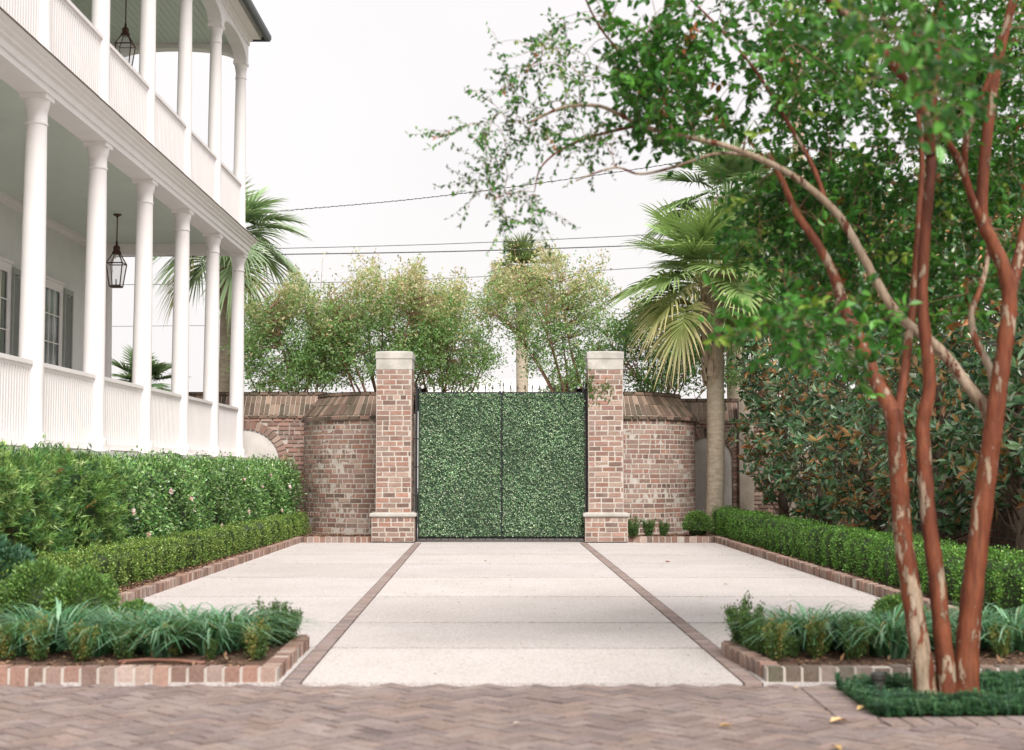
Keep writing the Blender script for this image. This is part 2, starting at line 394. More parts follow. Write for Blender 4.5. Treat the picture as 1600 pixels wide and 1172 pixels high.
mb = MB()
for side in (-1, 1):
    y = 8.38
    while y < 24.5:
        x = strip_x(side, y); h = .072; o = random.uniform(-.003, .003); c = tuple(v*1.25 for v in brickcol(PV, .08))
        mb.box(x-SW/2+.004, x+SW/2-.004, y, y+h-.01, -.03, .003+o*.5, c); y += h
tag(mb.build('brick_strips', M['paver'], fix=False), kind='structure')
# herringbone forecourt
def inside(x, y, poly):
    r = False; j = len(poly)-1
    for i in range(len(poly)):
        if (poly[i][1] > y) != (poly[j][1] > y) and x < (poly[j][0]-poly[i][0])*(y-poly[i][1])/(poly[j][1]-poly[i][1])+poly[i][0]: r = not r
        j = i
    return r
PIT = [tuple(G(*p)[:2]) for p in ((1306, 1076), (1372, 1124), (1700, 1120), (1700, 1064))]
mb = MB(); mb.add([(-14, -4, -.016), (14, -4, -.016), (14, 8.37, -.016), (-14, 8.37, -.016)], [(0, 1, 2, 3)], (1, 1, 1), 1)
ca, sa = math.cos(R(45)), math.sin(R(45))
W_ = .1
def paver(u0, v0, u1, v1):
    cu, cv = (u0+u1)/2, (v0+v1)/2; cx, cy = cu*ca-cv*sa, cu*sa+cv*ca+3
    if not (-7 < cx < 7 and 1.5 < cy < 8.33) or inside(cx, cy, PIT): return
    g = .004; o = random.gauss(0, .0018); c = brickcol(PV, .07); tl = (random.gauss(0, .012), random.gauss(0, .012)); vs = []
    for z in (0, -.03):
        for u, v in ((u0+g, v0+g), (u1-g, v0+g), (u1-g, v1-g), (u0+g, v1-g)):
            vs.append((u*ca-v*sa, u*sa+v*ca+3, z+(o+(u-cu)*tl[0]+(v-cv)*tl[1] if z == 0 else 0)))
    mb.add(vs, [(0, 1, 2, 3), (0, 4, 5, 1), (1, 5, 6, 2), (2, 6, 7, 3), (3, 7, 4, 0)], c)
for i in range(-100, 100):
    for j in range(-60, 60):
        # pinwheel herringbone: cells repeat every 4 widths, shifted one width per row
        u, v = i*W_, 0
        k = j*4+i
        paver(k*W_, i*W_, (k+2)*W_, (i+1)*W_)
        paver((k+2)*W_, i*W_-W_, (k+3)*W_, (i+1)*W_)
tag(mb.build('forecourt_paving', [M['paver'], M['joint']], fix=False), kind='structure')
# border course round the tree pit
mb = MB()
for p, q in ((PIT[0], PIT[1]), (PIT[1], PIT[2])):
    p, q = Vector(p), Vector(q); d = (q-p); n = int(d.length/.1); d /= n; nn = Vector((d.y, -d.x)).normalized()
    for i in range(n):
        a = p+d*i; b = a+d*.9; c = brickcol(PV); e = nn*.2
        vs = [(*v, z) for z in (.008, -.02) for v in (a, b, b+e, a+e)]
        mb.add(vs, [(0, 1, 2, 3), (0, 4, 5, 1), (1, 5, 6, 2), (2, 6, 7, 3), (3, 7, 4, 0)], c)
tag(mb.build('tree_pit_border', M['paver']), kind='structure')

# beds: raised soil inside brick kerbs
BED_L = [(-14, 8.5), (-1.46, 8.5), (-1.49, 10.02), (-3.66, 10.65), (-3.72, 24.9), (-2.4, 25.0), (-2.4, 29.6), (-14, 29.6)]
BED_R = [(14, 8.52), (1.58, 8.52), (1.48, 9.7), (3.72, 10.4), (3.58, 25.1), (1.96, 25.1), (1.96, 29.6), (14, 29.6)]
def soil(name, poly, z):
    from mathutils.geometry import tessellate_polygon
    m = MB(); m.add([(x, y, z) for x, y in poly], [tuple(t) for t in tessellate_polygon([[Vector((x, y, 0)) for x, y in poly]])])
    return tag(m.build(name, M['soil']), kind='structure')
soil('planting_bed_soil', BED_L, .055); soil('planting_bed_soil', BED_R, .055)
soil('tree_pit_soil', PIT, .004)
KB = [(.32, .19, .145), (.36, .23, .18), (.27, .16, .125), (.4, .3, .255), (.24, .155, .125), (.34, .24, .195)]
def kerb(pts, label, h=.086, w=.1, step=.106, side=1, mossy=False):
    m = MB()
    for p, q in zip(pts, pts[1:]):
        p, q = Vector(p), Vector(q); n = max(1, round((q-p).length/step)); d = (q-p)/n; nn = Vector((d.y, -d.x)).normalized()*side
        for i in range(n):
            g = .009/d.length; a, b = p+d*(i+g), p+d*(i+1-g); o = random.gauss(0, .003); hz = h+random.gauss(0, .003); c = brickcol(KB, .16)
            if mossy: c = random.choice(((.2, .145, .115), (.24, .17, .135), (.15, .115, .09), (.28, .22, .185), (.13, .115, .08)))
            e = -nn*w; f_ = nn*o
            vs = [(*v, z) for z in (hz, -.03) for v in (a+f_, b+f_, b+e, a+e)]
            m.add(vs, [(0, 1, 2, 3), (0, 4, 5, 1), (1, 5, 6, 2), (2, 6, 7, 3), (3, 7, 4, 0)], c)
        a, b = p-nn*.005, q-nn*.005; e = -nn*(w-.01)
        m.add([(*v, z) for z in (h-.006, -.03) for v in (a, b, b+e, a+e)], [(0, 1, 2, 3), (0, 4, 5, 1), (1, 5, 6, 2), (2, 6, 7, 3), (3, 7, 4, 0)], (1, 1, 1), 1)
    o = m.build('brick_kerb', [M['paver'], M['mortar']])
    return tag(o, label, 'kerb')
kerb([(-9, 8.42), (-1.39, 8.42)], 'brick kerb along the front of the left bed facing the herringbone paving')
kerb([(-1.395, 8.53), (-1.425, 10.0)], 'short brick kerb turning the corner of the left front bed along the drive', step=.068)
kerb([(-1.44, 10.08), (-3.55, 10.68)], 'brick kerb behind the left front bed, hidden by the plants', step=.068)
kerb([(-3.6, 10.75), (-3.66, 24.89)], 'long brick kerb beside the low hedge on the left of the drive', h=.09, step=.068)
kerb([(-3.70, 24.9), (-2.45, 24.95)], 'short brick kerb at the foot of the left curved wall beside the pier', h=.085)
kerb([(9, 8.44), (1.51, 8.44)], 'mossy brick kerb along the front of the right bed behind the tree', side=-1, mossy=True)
kerb([(1.515, 8.55), (1.42, 9.65)], 'short brick kerb turning the corner of the right front bed along the drive', step=.068, side=-1)
kerb([(1.44, 9.74), (3.62, 10.42)], 'brick kerb behind the right front bed, hidden by the plants', step=.068, side=-1)
kerb([(3.67, 10.5), (3.53, 24.97)], 'long brick kerb beside the low hedge on the right of the drive', h=.1, step=.068, side=-1)
kerb([(3.58, 24.98), (2.05, 25.02)], 'short brick kerb at the foot of the right curved wall beside the pier', h=.085, side=-1)
# mulch chips
def chips(name, polys, n, z, s=.025):
    pts = []
    while len(pts) < n:
        x0, x1, y0, y1 = random.choice(polys); pts.append((random.uniform(x0, x1), random.uniform(y0, y1), z+random.uniform(0, .012)))
    p = np.array(pts); d = randdir(n)*np.array([1, 1, .25]); up = np.tile([0, 0, 1.], (n, 1))+rng.normal(size=(n, 3))*.3
    q = leaves(p, d, rng.uniform(.6, 1.6, n)*s*1.6, rng.uniform(.5, 1, n)*s, .1, up, True)
    return tag(quads_mesh(name, q, palette(n, [(.12, .06, .035), (.2, .11, .065), (.3, .18, .1), (.07, .04, .028), (.34, .22, .14)], [3, 3, 2, 3, 1]), M['litter']), kind='stuff')
chips('mulch_chips', [(-6, -1.62, 8.6, 10.0), (-4.0, -3.75, 11.5, 25), (-4.0, -3.75, 11.5, 25), (-4, -2.4, 25.05, 25.9)], 7000, .058)
chips('mulch_chips', [(1.7, 5.5, 8.6, 9.7), (3.72, 4.0, 11.5, 25), (3.72, 4, 11.5, 25), (2, 3.6, 25.1, 25.9), (4.3, 6.3, 9, 25)], 8000, .058)

# ================================================================== WALLS AND GATE
def pier(x0, x1, label):
    r = empty('gate_pier', ((x0+x1)/2, 25.2, 0), label, 'gate pier', 'brick gate piers')
    y0, y1 = 24.9, 25.52
    def ring(d): return [(x0-d, y0-d), (x1+d, y0-d), (x1+d, y1+d), (x0-d, y1+d), (x0-d, y0-d)]
    m = MB()
    for d, za, zb in ((0, .5, 3.04), (.065, 0, .43)):
        p = ring(d); m.box(x0-d, x1+d, y0-d, y1+d, za, zb, m=1)
        for a, b in zip(p, p[1:]): brick_face(m, [a, b], za, zb, BR)
    m.build('brick_shaft', WM, r, fix=False)
    m = MB(); d = .1
    prof = [(d-.02, .43), (d, .445), (d, .485), (d-.02, .5), (.012, .515)]
    k = 0
    for dd, z in prof:
        m.v += [(x0-dd, y0-dd, z), (x1+dd, y0-dd, z), (x1+dd, y1+dd, z), (x0-dd, y1+dd, z)]; m.c += [(1, 1, 1)]*4
    for i in range(len(prof)-1):
        for j in range(4): m.f.append((i*4+j, i*4+(j+1) % 4, i*4+4+(j+1) % 4, i*4+4+j)); m.m.append(0)
    m.f.append((0, 3, 2, 1)); m.f.append((16, 17, 18, 19)); m.m += [0, 0]
    m.build('plinth_band', M['stone'], r)
    m = MB(); d = .012
    prof = [(d-.004, 3.04), (d-.004, 3.22), (d+.008, 3.23), (d+.008, 3.34), (d-.01, 3.352), (-.1, 3.37)]
    for dd, z in prof:
        m.v += [(x0-dd, y0-dd, z), (x1+dd, y0-dd, z), (x1+dd, y1+dd, z), (x0-dd, y1+dd, z)]; m.c += [(1, 1, 1)]*4
    for i in range(len(prof)-1):
        for j in range(4): m.f.append((i*4+j, i*4+(j+1) % 4, i*4+4+(j+1) % 4, i*4+4+j)); m.m.append(0)
    e = (len(prof)-1)*4; m.f.append((e, e+1, e+2, e+3)); m.f.append((0, 3, 2, 1)); m.m += [0, 0]
    m.build('cap', M['stone'], r)
    return r
pier(-2.40, -1.78, 'brick gate pier with pale stone cap, left of the green gate')
pr = pier(1.35, 1.965, 'brick gate pier with pale stone cap and a little creeper, right of the green gate')
n = 150; pos = np.stack([rng.uniform(1.36, 1.8, n), np.full(n, 24.88), rng.normal(2.66, .09, n)], 1); pos[:60, 0] = rng.uniform(1.345, 1.45, 60); pos[:60, 2] = rng.normal(2.75, .12, 60)
quads_mesh('creeper', leaves(pos, randdir(n)*[1, .3, 1], .05, .03, .2, None, True), palette(n, [(.09, .16, .04), (.13, .2, .06)]), M['bgleaf'], pr)

def quarter(cx, cy, rx, ry, sgn, x_start, y_end):
    pts = [(x_start, 25.5), (x_start, cy-ry)]
    for i in range(25):
        t = i/24*math.pi/2; pts.append((cx+sgn*rx*math.sin(t), cy-ry*math.cos(t)))
    pts.append((pts[-1][0], y_end)); return pts
def curved_wall(pts, right, label):
    m = MB(); p = pts if right else pts[::-1]
    # walking direction keeps the garden on the right hand
    ribbon(m, p, 0, 2.27, .3); brick_face(m, p, .0, 2.2, BR); coping(m, p, 2.28, 2.68, .3)
    return tag(m.build('curved_brick_wall', WM, fix=False), label, 'brick wall', 'curved gate walls')
pl = quarter(-2.45, 28.15, 1.68, 1.95, -1, -2.05, 29.55)
prr = quarter(2.05, 28.15, 1.58, 1.95, 1, 1.65, 29.55)
curved_wall(pl, False, 'curved brick wall with sloping mossy coping left of the gate, hedge ending at it')
curved_wall(prr, True, 'curved brick wall with dark mossy coping right of the gate, palm beside it')
# straight wall behind the house end, with a blind arch
def arch_wall(name, pts, z1, arches, label, cop=.45, pil=()):
    m = MB(); f, tot = path_fn(pts)
    def skip(s, z):
        for s0, hw, zs, rise in arches:
            if abs(s-s0) < hw+.19:
                if z < zs or (((s-s0)/(hw+.19))**2+((z-zs)/(rise+.19))**2) < 1: return True
        return False
    ribbon(m, pts, 0, z1, .32); brick_face(m, pts, 0, z1-.06, BR, skip=skip, out=.03); coping(m, pts, z1, z1+cop, .3)
    for s0, hw, zs, rise in arches:
        n = 22 # ring of bricks
        for i in range(n):
            a0, a1 = math.pi*i/n+.012, math.pi*(i+1)/n-.012; c = brickcol(BR); vs = []
            for off in (.04, -.02):
                for a, d in ((a0, 0), (a1, 0), (a1, .18), (a0, .18)):
                    p, nn = f(s0-math.cos(a)*(hw+d)); x = p+nn*off; vs.append((x[0], x[1], zs+math.sin(a)*(rise+d)))
            m.add(vs, [(0, 1, 2, 3), (0, 4, 5, 1), (1, 5, 6, 2), (2, 6, 7, 3), (3, 7, 4, 0)], c)
        for sgn in (-1, 1): # jambs
            z = 0
            while z < zs-.02:
                c = brickcol(BR); vs = []
                a, b = sorted((s0+sgn*hw, s0+sgn*(hw+.18)))
                for off in (.04, -.02):
                    for ss, zz in ((a, z), (b, z), (b, min(z+.07, zs)), (a, min(z+.07, zs))):
                        p, nn = f(ss); x = p+nn*off; vs.append((x[0], x[1], zz))
                m.add(vs, [(0, 1, 2, 3), (0, 4, 5, 1), (1, 5, 6, 2), (2, 6, 7, 3), (3, 7, 4, 0)], c); z += .083
        # stucco infill
        k = len(m.v); n = 20; p, nn = f(s0-hw); x = p+nn*.006; ring = []
        prof = [(-hw, 0)]+[(-hw*math.cos(math.pi*i/n), zs+rise*math.sin(math.pi*i/n)) for i in range(n+1)]+[(hw, 0)]
        for ds, z in prof:
            p, nn = f(s0+ds); x = p+nn*.006; m.v.append((x[0], x[1], z)); m.c.append((1, 1, 1))
        m.f.append(tuple(range(k, k+len(prof)))); m.m.append(3)
    for s0, hw, z in pil:
        vs = []
        for off in (.14, -.02):
            for ss, zz in ((s0-hw, 0), (s0+hw, 0), (s0+hw, z), (s0-hw, z)):
                p, nn = f(ss); x = p+nn*off; vs.append((x[0], x[1], zz))
        m.add(vs, [(0, 1, 2, 3), (0, 4, 5, 1), (1, 5, 6, 2), (2, 6, 7, 3), (3, 7, 4, 0)], (1, 1, 1), 4)
    return tag(m.build(name, WM, fix=False), label, 'brick wall')
arch_wall('brick_wall', [(-13, 29.6), (-3.95, 29.6)], 2.42, [(7.4, .72, 1.45, .66), (4.6, .72, 1.45, .66)], 'old brick wall with a blind stucco arch behind the end of the white house', .44)
arch_wall('brick_wall', [(3.5, 29.6), (6.45, 29.6)], 2.3, [(.62, .5, 1.5, .45)], 'old brick wall with pale stucco niche and tan pilaster behind the palm trunk', .42, [(1.4, .15, 2.75), (2.4, .3, 2.3)])
arch_wall('brick_wall', [(6.42, 29.6), (6.42, 6)], 2.35, [(2.1, .6, 1.5, .5), (5.2, .7, 1.5, .5), (14.5, .7, 1.5, .5)], 'long weathered brick wall behind the magnolias on the right side', .4, [(3.7, .2, 2.4), (7.6, .2, 2.4)])

# the gate
def gate_leaf(x0, x1, label, post_x):
    r = empty('gate_leaf', ((x0+x1)/2, 25.12, 0), label, 'gate', 'two leaves of the green gate')
    m = MB(); y = 25.14
    for x in (x0+.012, x1-.012): m.box(x-.022, x+.022, y-.022, y+.022, .03, 2.66 if abs(x-post_x) > .3 else 2.72)
    for z in (.06, .3, 1.35, 2.42, 2.63): m.box(x0+.034, x1-.034, y-.014, y+.014, z-.018, z+.018)
    if post_x < 0: m.box(x1+.002, x1+.03, y-.03, y-.015, .04, 2.64)
    m.build('frame', M['iron'], r)
    m = MB(); n = 11
    for i in range(1, n):
        x = x0+(x1-x0)*i/n
        m.tube([(x, y+.017, .015), (x, y+.017, 2.64)], .008, 6)
    m.build('picket_bars', M['iron'], r)
    for i in range(n+1):
        x = x0+.012+(x1-x0-.024)*i/n; m = MB(); e = .05 if i in (0, n) else 0
        m.lathe([(.006, 2.65), (.006, 2.70+e), (.013, 2.715+e), (.011, 2.73+e), (.001, 2.79+e)], x, y, 6); m.build('finial', M['iron'], r)
    # clipped artificial foliage over the bars
    n = 26000; px = rng.uniform(x0+(.03 if post_x < 0 else .004), x1-.004, n); pz = rng.uniform(.085, 2.615, n)
    lump = .014*np.sin(px*23+np.sin(pz*17)*2)*np.cos(pz*29+px*5)+.008*np.sin(px*71+pz*53)
    tile = np.minimum(np.abs((pz/.5) % 1-.0), np.abs((px/.5) % 1))
    py = y-.05+lump+rng.normal(0, .012, n)
    d = rng.normal(size=(n, 3))*[1, .5, 1]+[0, -.9, .35]
    nr = rng.normal(size=(n, 3))*.6+[0, -1, .4]
    q = leaves(np.stack([px, py, pz], 1), d, rng.uniform(.02, .036, n), rng.uniform(.014, .022, n), .2, nr, True)
    c = palette(n, [(.12, .23, .11), (.2, .35, .18), (.36, .5, .3), (.52, .62, .44), (.04, .09, .045)], [3, 4, 4, 2.6, 3], .2)
    c = c*(1+.16*np.sin(px*3.1+pz*1.3)*np.sin(pz*2.7-px)+.12*np.sin(px*9+pz*4)*np.sin(pz*11))[:, None]*np.where(np.abs((pz/.508) % 1-.5) > .475, .72, 1)[:, None]
    quads_mesh('foliage_panel', q, c, M['faux'], r)
    m = MB(); m.box(x0+.002, x1-.002, y-.05, y-.022, .08, 2.61, (.025, .055, .03)); m.build('backing_mat', M['faux'], r)
    return r
gate_leaf(-1.66, -.202, 'left leaf of the green foliage covered iron gate', -1.66)
gate_leaf(-.168, 1.29, 'right leaf of the green foliage covered iron gate', 1.29)
def gpost(x, label):
    m = MB(); m.box(x-.018, x+.018, 25.1, 25.14, 0, 2.72)
    for z in (.35, .8, 1.3, 1.8, 2.3): m.box(x-.05, x+.03, 25.11, 25.14, z, z+.02)
    m.lathe([(.03, 2.72), (.035, 2.74), (.02, 2.77), (.003, 2.82)], x, 25.125, 8)
    tag(m.build('gate_post', M['iron']), label, 'gate post', 'iron hanging posts of the gate')
gpost(-1.70, 'slim black iron hanging post beside the left brick pier'); gpost(1.325, 'slim black iron hanging post against the right brick pier')

# ================================================================== HOUSE
HX = -5.6; CY = [28.6-2.45*i for i in range(8)]; HW = -8.5
hz = dict(floor=1.5, cap=5.66, ceil=5.86, fl2=6.02, cap2=9.66, ceil2=10.02)
house = empty('house', (-9, 18, 0), 'white two storey house with columned piazzas along the left side', 'house')
def bld(m, name, mat, **kw): return m.build(name, M[mat] if isinstance(mat, str) else mat, house, **kw)
m = MB(); m.box(-18, HW, 8, 28.3, 0, hz['ceil2']+.3); bld(m, 'wall', 'stucco')
m = MB()
for i in range(30):
    z = 1.5+i*.3; d = .32 if i % 2 else .2
    m.box(HW-.02, HW+.025, 28.325-d, 28.325, z+.008, z+.292); m.box(HW-d, HW+.025, 28.28, 28.33, z+.008, z+.292)
bld(m, 'corner_quoins', 'stone')
m = MB(); m.box(HW+.002, HX+.32, 8, 28.95, 1.36, hz['floor']); m.box(HX+.24, HX+.3, 8, 28.9, 1.1, 1.36)
bld(m, 'piazza_floor', 'white')
for y in CY:
    m = MB(); m.box(HX-.2, HX+.2, y-.2, y+.2, 0, 1.1, BR[0]); bld(m, 'foundation_pier', 'brick')
def column(y, z0, z1, r, x=HX):
    m = MB(); m.box(x-r*1.35, x+r*1.35, y-r*1.35, y+r*1.35, z0, z0+.09)
    prof = [(r*1.3, z0+.09), (r*1.34, z0+.12), (r*1.3, z0+.16), (r*1.1, z0+.18)]
    for i in range(9):
        t = i/8; prof.append((r*(1.03-.19*t**1.7), z0+.2+(z1-.36-z0-.2)*t))
    rt = r*.84
    prof += [(rt*1.1, z1-.355), (rt*1.12, z1-.335), (rt*1.02, z1-.32), (rt*1.02, z1-.2), (rt*1.1, z1-.175), (rt*1.2, z1-.12), (rt*1.27, z1-.06)]
    m.lathe(prof, x, y, 28); m.box(x-rt*1.3, x+rt*1.3, y-rt*1.3, y+rt*1.3, z1-.06, z1)
    o = bld(m, 'column', 'white')
    me = o.data; me.polygons.foreach_set('use_smooth', [len(p.vertices) == 4 and abs(p.normal.z) < .999 and p.area < .12 and i > 5 for i, p in enumerate(me.polygons)])
    try: me.set_sharp_from_angle(angle=R(40))
    except Exception: pass
for y in CY: column(y, hz['floor'], hz['cap'], .142); column(y, hz['fl2'], hz['cap2'], .125)
column(28.6, hz['floor'], hz['cap'], .142, HW+.2); column(28.6, hz['fl2'], hz['cap2'], .125, HW+.2)
def balustrade(p, q, z0, z1, axis):
    m = MB(); c = HX if axis == 'y' else 28.6
    def bx(a, b, d0, d1, za, zb):
        if axis == 'y': m.box(c+d0, c+d1, a, b, za, zb)
        else: m.box(a, b, c+d0, c+d1, za, zb)
    bx(p, q, -.06, .07, z1-.05, z1); bx(p, q, -.035, .045, z1-.095, z1-.05)
    bx(p, q, -.05, .06, z0+.03, z0+.11); bx(p, q, -.035, .018, z0+.11, z1-.17)
    n = int((q-p)/.085); w = (q-p)/n
    for i in range(n): bx(p+w*i+.02, p+w*(i+1)-.02, .0181, .045, z0+.1101, z1-.0951)
    bld(m, 'balustrade', 'white', fix=False)
for a, b in zip(CY[1:], CY): balustrade(a+.12, b-.12, hz['floor'], 2.52, 'y'); balustrade(a+.11, b-.11, hz['fl2'], 7.12, 'y')
balustrade(HW+.32, HX-.13, hz['floor'], 2.5, 'x'); balustrade(HW+.32, HX-.12, hz['fl2'], 7.1, 'x')
# entablature between the storeys
prof = [(HX-.17, hz['cap']), (HX+.17, hz['cap']), (HX+.17, 5.74), (HX+.195, 5.745), (HX+.195, 5.83), (HX+.23, 5.85), (HX+.235, 5.88), (HX+.27, 5.91), (HX+.275, 5.935), (HX+.31, 5.955), (HX+.33, 5.99), (HX-.17, 5.99)]
def mitred(prof, name, mat, y0=8, yend=28.6):
    """profile swept along the street side and round the far end, mitred at the corner"""
    m = MB(); n = len(prof); k = 0
    path = [lambda d, z: (HX+d, y0, z), lambda d, z: (HX+d, yend+d, z), lambda d, z: (-12.0, yend+d, z)]
    for f in path:
        for x, z in prof: m.v.append(f(x-HX, z)); m.c.append((1, 1, 1))
    for s in range(2):
        for j in range(n): m.f.append((s*n+j, s*n+(j+1) % n, (s+1)*n+(j+1) % n, (s+1)*n+j)); m.m.append(0)
    m.f.append(tuple(range(n))); m.f.append(tuple(range(3*n-1, 2*n-1, -1))); m.m += [0, 0]
    return bld(m, name, mat)
mitred(prof, 'cornice', 'white')
mitred([(HX-.16, 5.992), (HX+.345, 5.992), (HX+.345, 6.004), (HX-.16, 6.03)], 'flashing', 'flash')
m = MB(); m.box(HW+.002, HX-.172, 8, 28.42, hz['ceil'], 6.0)
bld(m, 'lower_ceiling', 'ceiling')
m = MB(); m.box(HW+.001, HW+.06, 8, 28.3, hz['ceil']-.09, hz['ceil']-.002); m.box(HW+.001, HW+.035, 8, 28.3, hz['ceil']-.16, hz['ceil']-.091)
bld(m, 'ceiling_trim', 'white')
m = MB(); w_ = .12; x = HW+.002
while x < HX-.2:
    m.box(x, min(x+w_-.008, HX-.17), 8, 28.42, hz['ceil2'], hz['ceil2']+.03); x += w_
m.box(HW+.002, HX-.17, 8, 28.42, hz['ceil2']+.031, hz['ceil2']+.08)
bld(m, 'upper_ceiling', 'ceiling', fix=False)
# arched spandrels of the upper storey
def spandrel(a, b, axis, c):
    n = 20; hw = (b-a)/2; mid = (a+b)/2; rise = .27; z0 = hz['cap2']; zt = 10.05
    pts = [(mid-hw*math.cos(math.pi*i/n), z0+rise*math.sin(math.pi*i/n)**.8) for i in range(n+1)]
    m = MB()
    k = 0
    for d in (c-.13, c+.13):
        for u, z in pts:
            for zz in (z, zt): m.v.append((d, u, zz) if axis == 'y' else (u, d, zz)); m.c.append((1, 1, 1))
    N = (n+1)*2
    for i in range(n):
        a0, a1 = 2*i, 2*i+2
        for f in ((a0, a1, a1+1, a0+1), (N+a0, N+a0+1, N+a1+1, N+a1), (a0, N+a0, N+a1, a1), (a0+1, a1+1, N+a1+1, N+a0+1)): m.f.append(f); m.m.append(0)
    for e in (0, 2*n): m.f.append((e, e+1, N+e+1, N+e)); m.m.append(0)
    bld(m, 'arched_spandrel', 'white')
for a, b in zip(CY[1:], CY): spandrel(a+.1, b-.1, 'y', HX)
spandrel(HW+.3, HX-.1, 'x', 28.6)
for y in CY:
    m = MB(); m.box(HX-.13, HX+.13, y-.1, y+.1, hz['cap2'], 10.05); bld(m, 'column_block', 'white')
m = MB(); m.box(HW+.1, HW+.3, 28.47, 28.73, hz['cap2'], 10.05); bld(m, 'column_block', 'white')
mitred([(HX-.15, 10.050), (HX+.15, 10.050), (HX+.15, 10.150), (HX+.2, 10.170), (HX+.2, 10.210), (HX+.34, 10.250), (HX+.36, 10.310), (HX+.4, 10.350), (HX-.15, 10.350)], 'eave_cornice', 'white')
mitred([(HX+.402, 10.270), (HX+.44, 10.240), (HX+.5, 10.250), (HX+.53, 10.310), (HX+.53, 10.380), (HX+.402, 10.380)], 'gutter', 'gutter')
m = MB(); xr, yr = HX+.42, 29.02
m.add([(xr, 7.5, 10.360), (xr, yr, 10.360), (-18.5, yr, 10.360), (-18.5, 7.5, 10.360), (-12, 14, 13.6), (-12, 22.8, 13.6)], [(0, 1, 5, 4), (1, 2, 5), (2, 3, 4, 5), (3, 0, 4), (0, 3, 2, 1)])
bld(m, 'roof', 'roofing')
# tall windows in the piazza wall
for y in (25.75, 23.0, 20.2, 17.4, 14.6, 11.8):
  for zb, zt in ((1.55, 4.62), (6.1, 9.0)):
    hw = .5; x = HW
    m = MB()
    for a, b, z0, z1 in ((y-hw-.1, y-hw, zb, zt+.1), (y+hw, y+hw+.1, zb, zt+.1), (y-hw, y+hw, zt, zt+.1)): m.box(x+.002, x+.05, a, b, z0, z1)
    m.box(x+.002, x+.075, y-hw-.13, y+hw+.13, zt+.102, zt+.15)
    win = bld(m, 'window', 'white')
    m = MB()
    zs = (zb, (zb+zt)/2, zt)
    for i in range(2):
        for a, b, z0, z1 in ((y-hw, y-hw+.045, zs[i], zs[i+1]), (y+hw-.045, y+hw, zs[i], zs[i+1]), (y-hw+.045, y+hw-.045, zs[i], zs[i]+.05), (y-hw+.045, y+hw-.045, zs[i+1]-.05, zs[i+1])): m.box(x+.012+.014*i, x+.03+.014*i, a, b, z0, z1)
        for k in (1, 2): m.box(x+.014+.014*i, x+.026+.014*i, y-hw+.045+(2*hw-.09)*k/3-.011, y-hw+.045+(2*hw-.09)*k/3+.011, zs[i]+.05, zs[i+1]-.05)
        for k in (1, 2): m.box(x+.015+.014*i, x+.027+.014*i, y-hw+.045, y+hw-.045, zs[i]+(zs[i+1]-zs[i])*k/3-.011, zs[i]+(zs[i+1]-zs[i])*k/3+.011)
    s = m.build('sash', M['white'], None, fix=False); s.parent = win
    m = MB(); m.box(x+.004, x+.01, y-hw+.04, y+hw-.04, zb+.04, zt-.04); s = m.build('pane', M['pane'], None); s.parent = win
    for sg in (-1, 1):
        m = MB(); a = y+sg*(hw+.105); b = a+sg*.5; lo, hi = min(a, b), max(a, b)
        for c0, c1 in ((lo, lo+.06), (hi-.06, hi)): m.box(x+.052, x+.09, c0, c1, zb, zt+.05)
        for z in (zb, (zb+zt)/2-.05, zt-.05): m.box(x+.052, x+.09, lo+.06, hi-.06, z, z+.1)
        z = zb+.12
        while z < zt-.08: m.add([(x+.055, lo+.06, z), (x+.055, hi-.06, z), (x+.085, hi-.06, z+.035), (x+.085, lo+.06, z+.035)], [(0, 1, 2, 3)]); z += .045
        s = m.build('shutter', M['shutter'], None, fix=False); s.parent = win
# lanterns hanging in the piazzas
def lantern(x, y, zc, drop, label):
    r = empty('hanging_lantern', (x, y, zc), label, 'lantern', 'lanterns hanging from the piazza ceilings')
    zt = zc-drop
    m = MB(); m.tube([(x, y, zt+.2), (x, y, zc-.02)], .011, 8); m.lathe([(.012, zc-.06), (.03, zc-.04), (.075, zc-.015), (.075, zc-.001)], x, y, 14); m.build('rod', M['bronze'], r)
    m = MB(); m.lathe([(.075, zt+.03), (.085, zt+.06), (.06, zt+.1), (.062, zt+.16), (.04, zt+.19), (.02, zt+.2), (.022, zt+.24), (.012, zt+.28)], x, y, 14)
    a, b = .145, .055
    top = [(x+sx*a, y+sy*a, zt-.14) for sx, sy in ((-1, -1), (1, -1), (1, 1), (-1, 1))]; up = [(x+sx*b, y+sy*b, zt+.04) for sx, sy in ((-1, -1), (1, -1), (1, 1), (-1, 1))]
    m.build('chimney_top', M['bronze'], r)
    m = MB(); c = .095; bot = [(x+sx*c, y+sy*c, zt-.55) for sx, sy in ((-1, -1), (1, -1), (1, 1), (-1, 1))]
    for i in range(4):
        j = (i+1) % 4
        for p, q in ((top[i], top[j]), (bot[i], bot[j]), (top[i], bot[i]), (top[i], up[i]), (up[i], up[j])): m.tube([p, q], .011, 4)
    m.box(x-c, x+c, y-c, y+c, zt-.57, zt-.552); m.build('frame', M['bronze'], r)
    m = MB()
    for i in range(4):
        j = (i+1) % 4; m.add([bot[i], bot[j], top[j], top[i]], [(0, 1, 2, 3)]); m.add([top[i], top[j], up[j], up[i]], [(0, 1, 2, 3)])
    m.build('glass', M['lglass'], r, fix=False)
    m = MB(); m.tube([(x, y, zt-.55), (x, y, zt-.42)], .012, 8); m.build('burner', M['bronze'], r)
lantern(-7.12, 25.15, hz['ceil'], .76, 'bronze lantern on a long rod hanging from the lower piazza ceiling')
lantern(-7.05, 25.2, hz['ceil2'], .9, 'bronze lantern hanging from the upper piazza ceiling, partly behind a column')

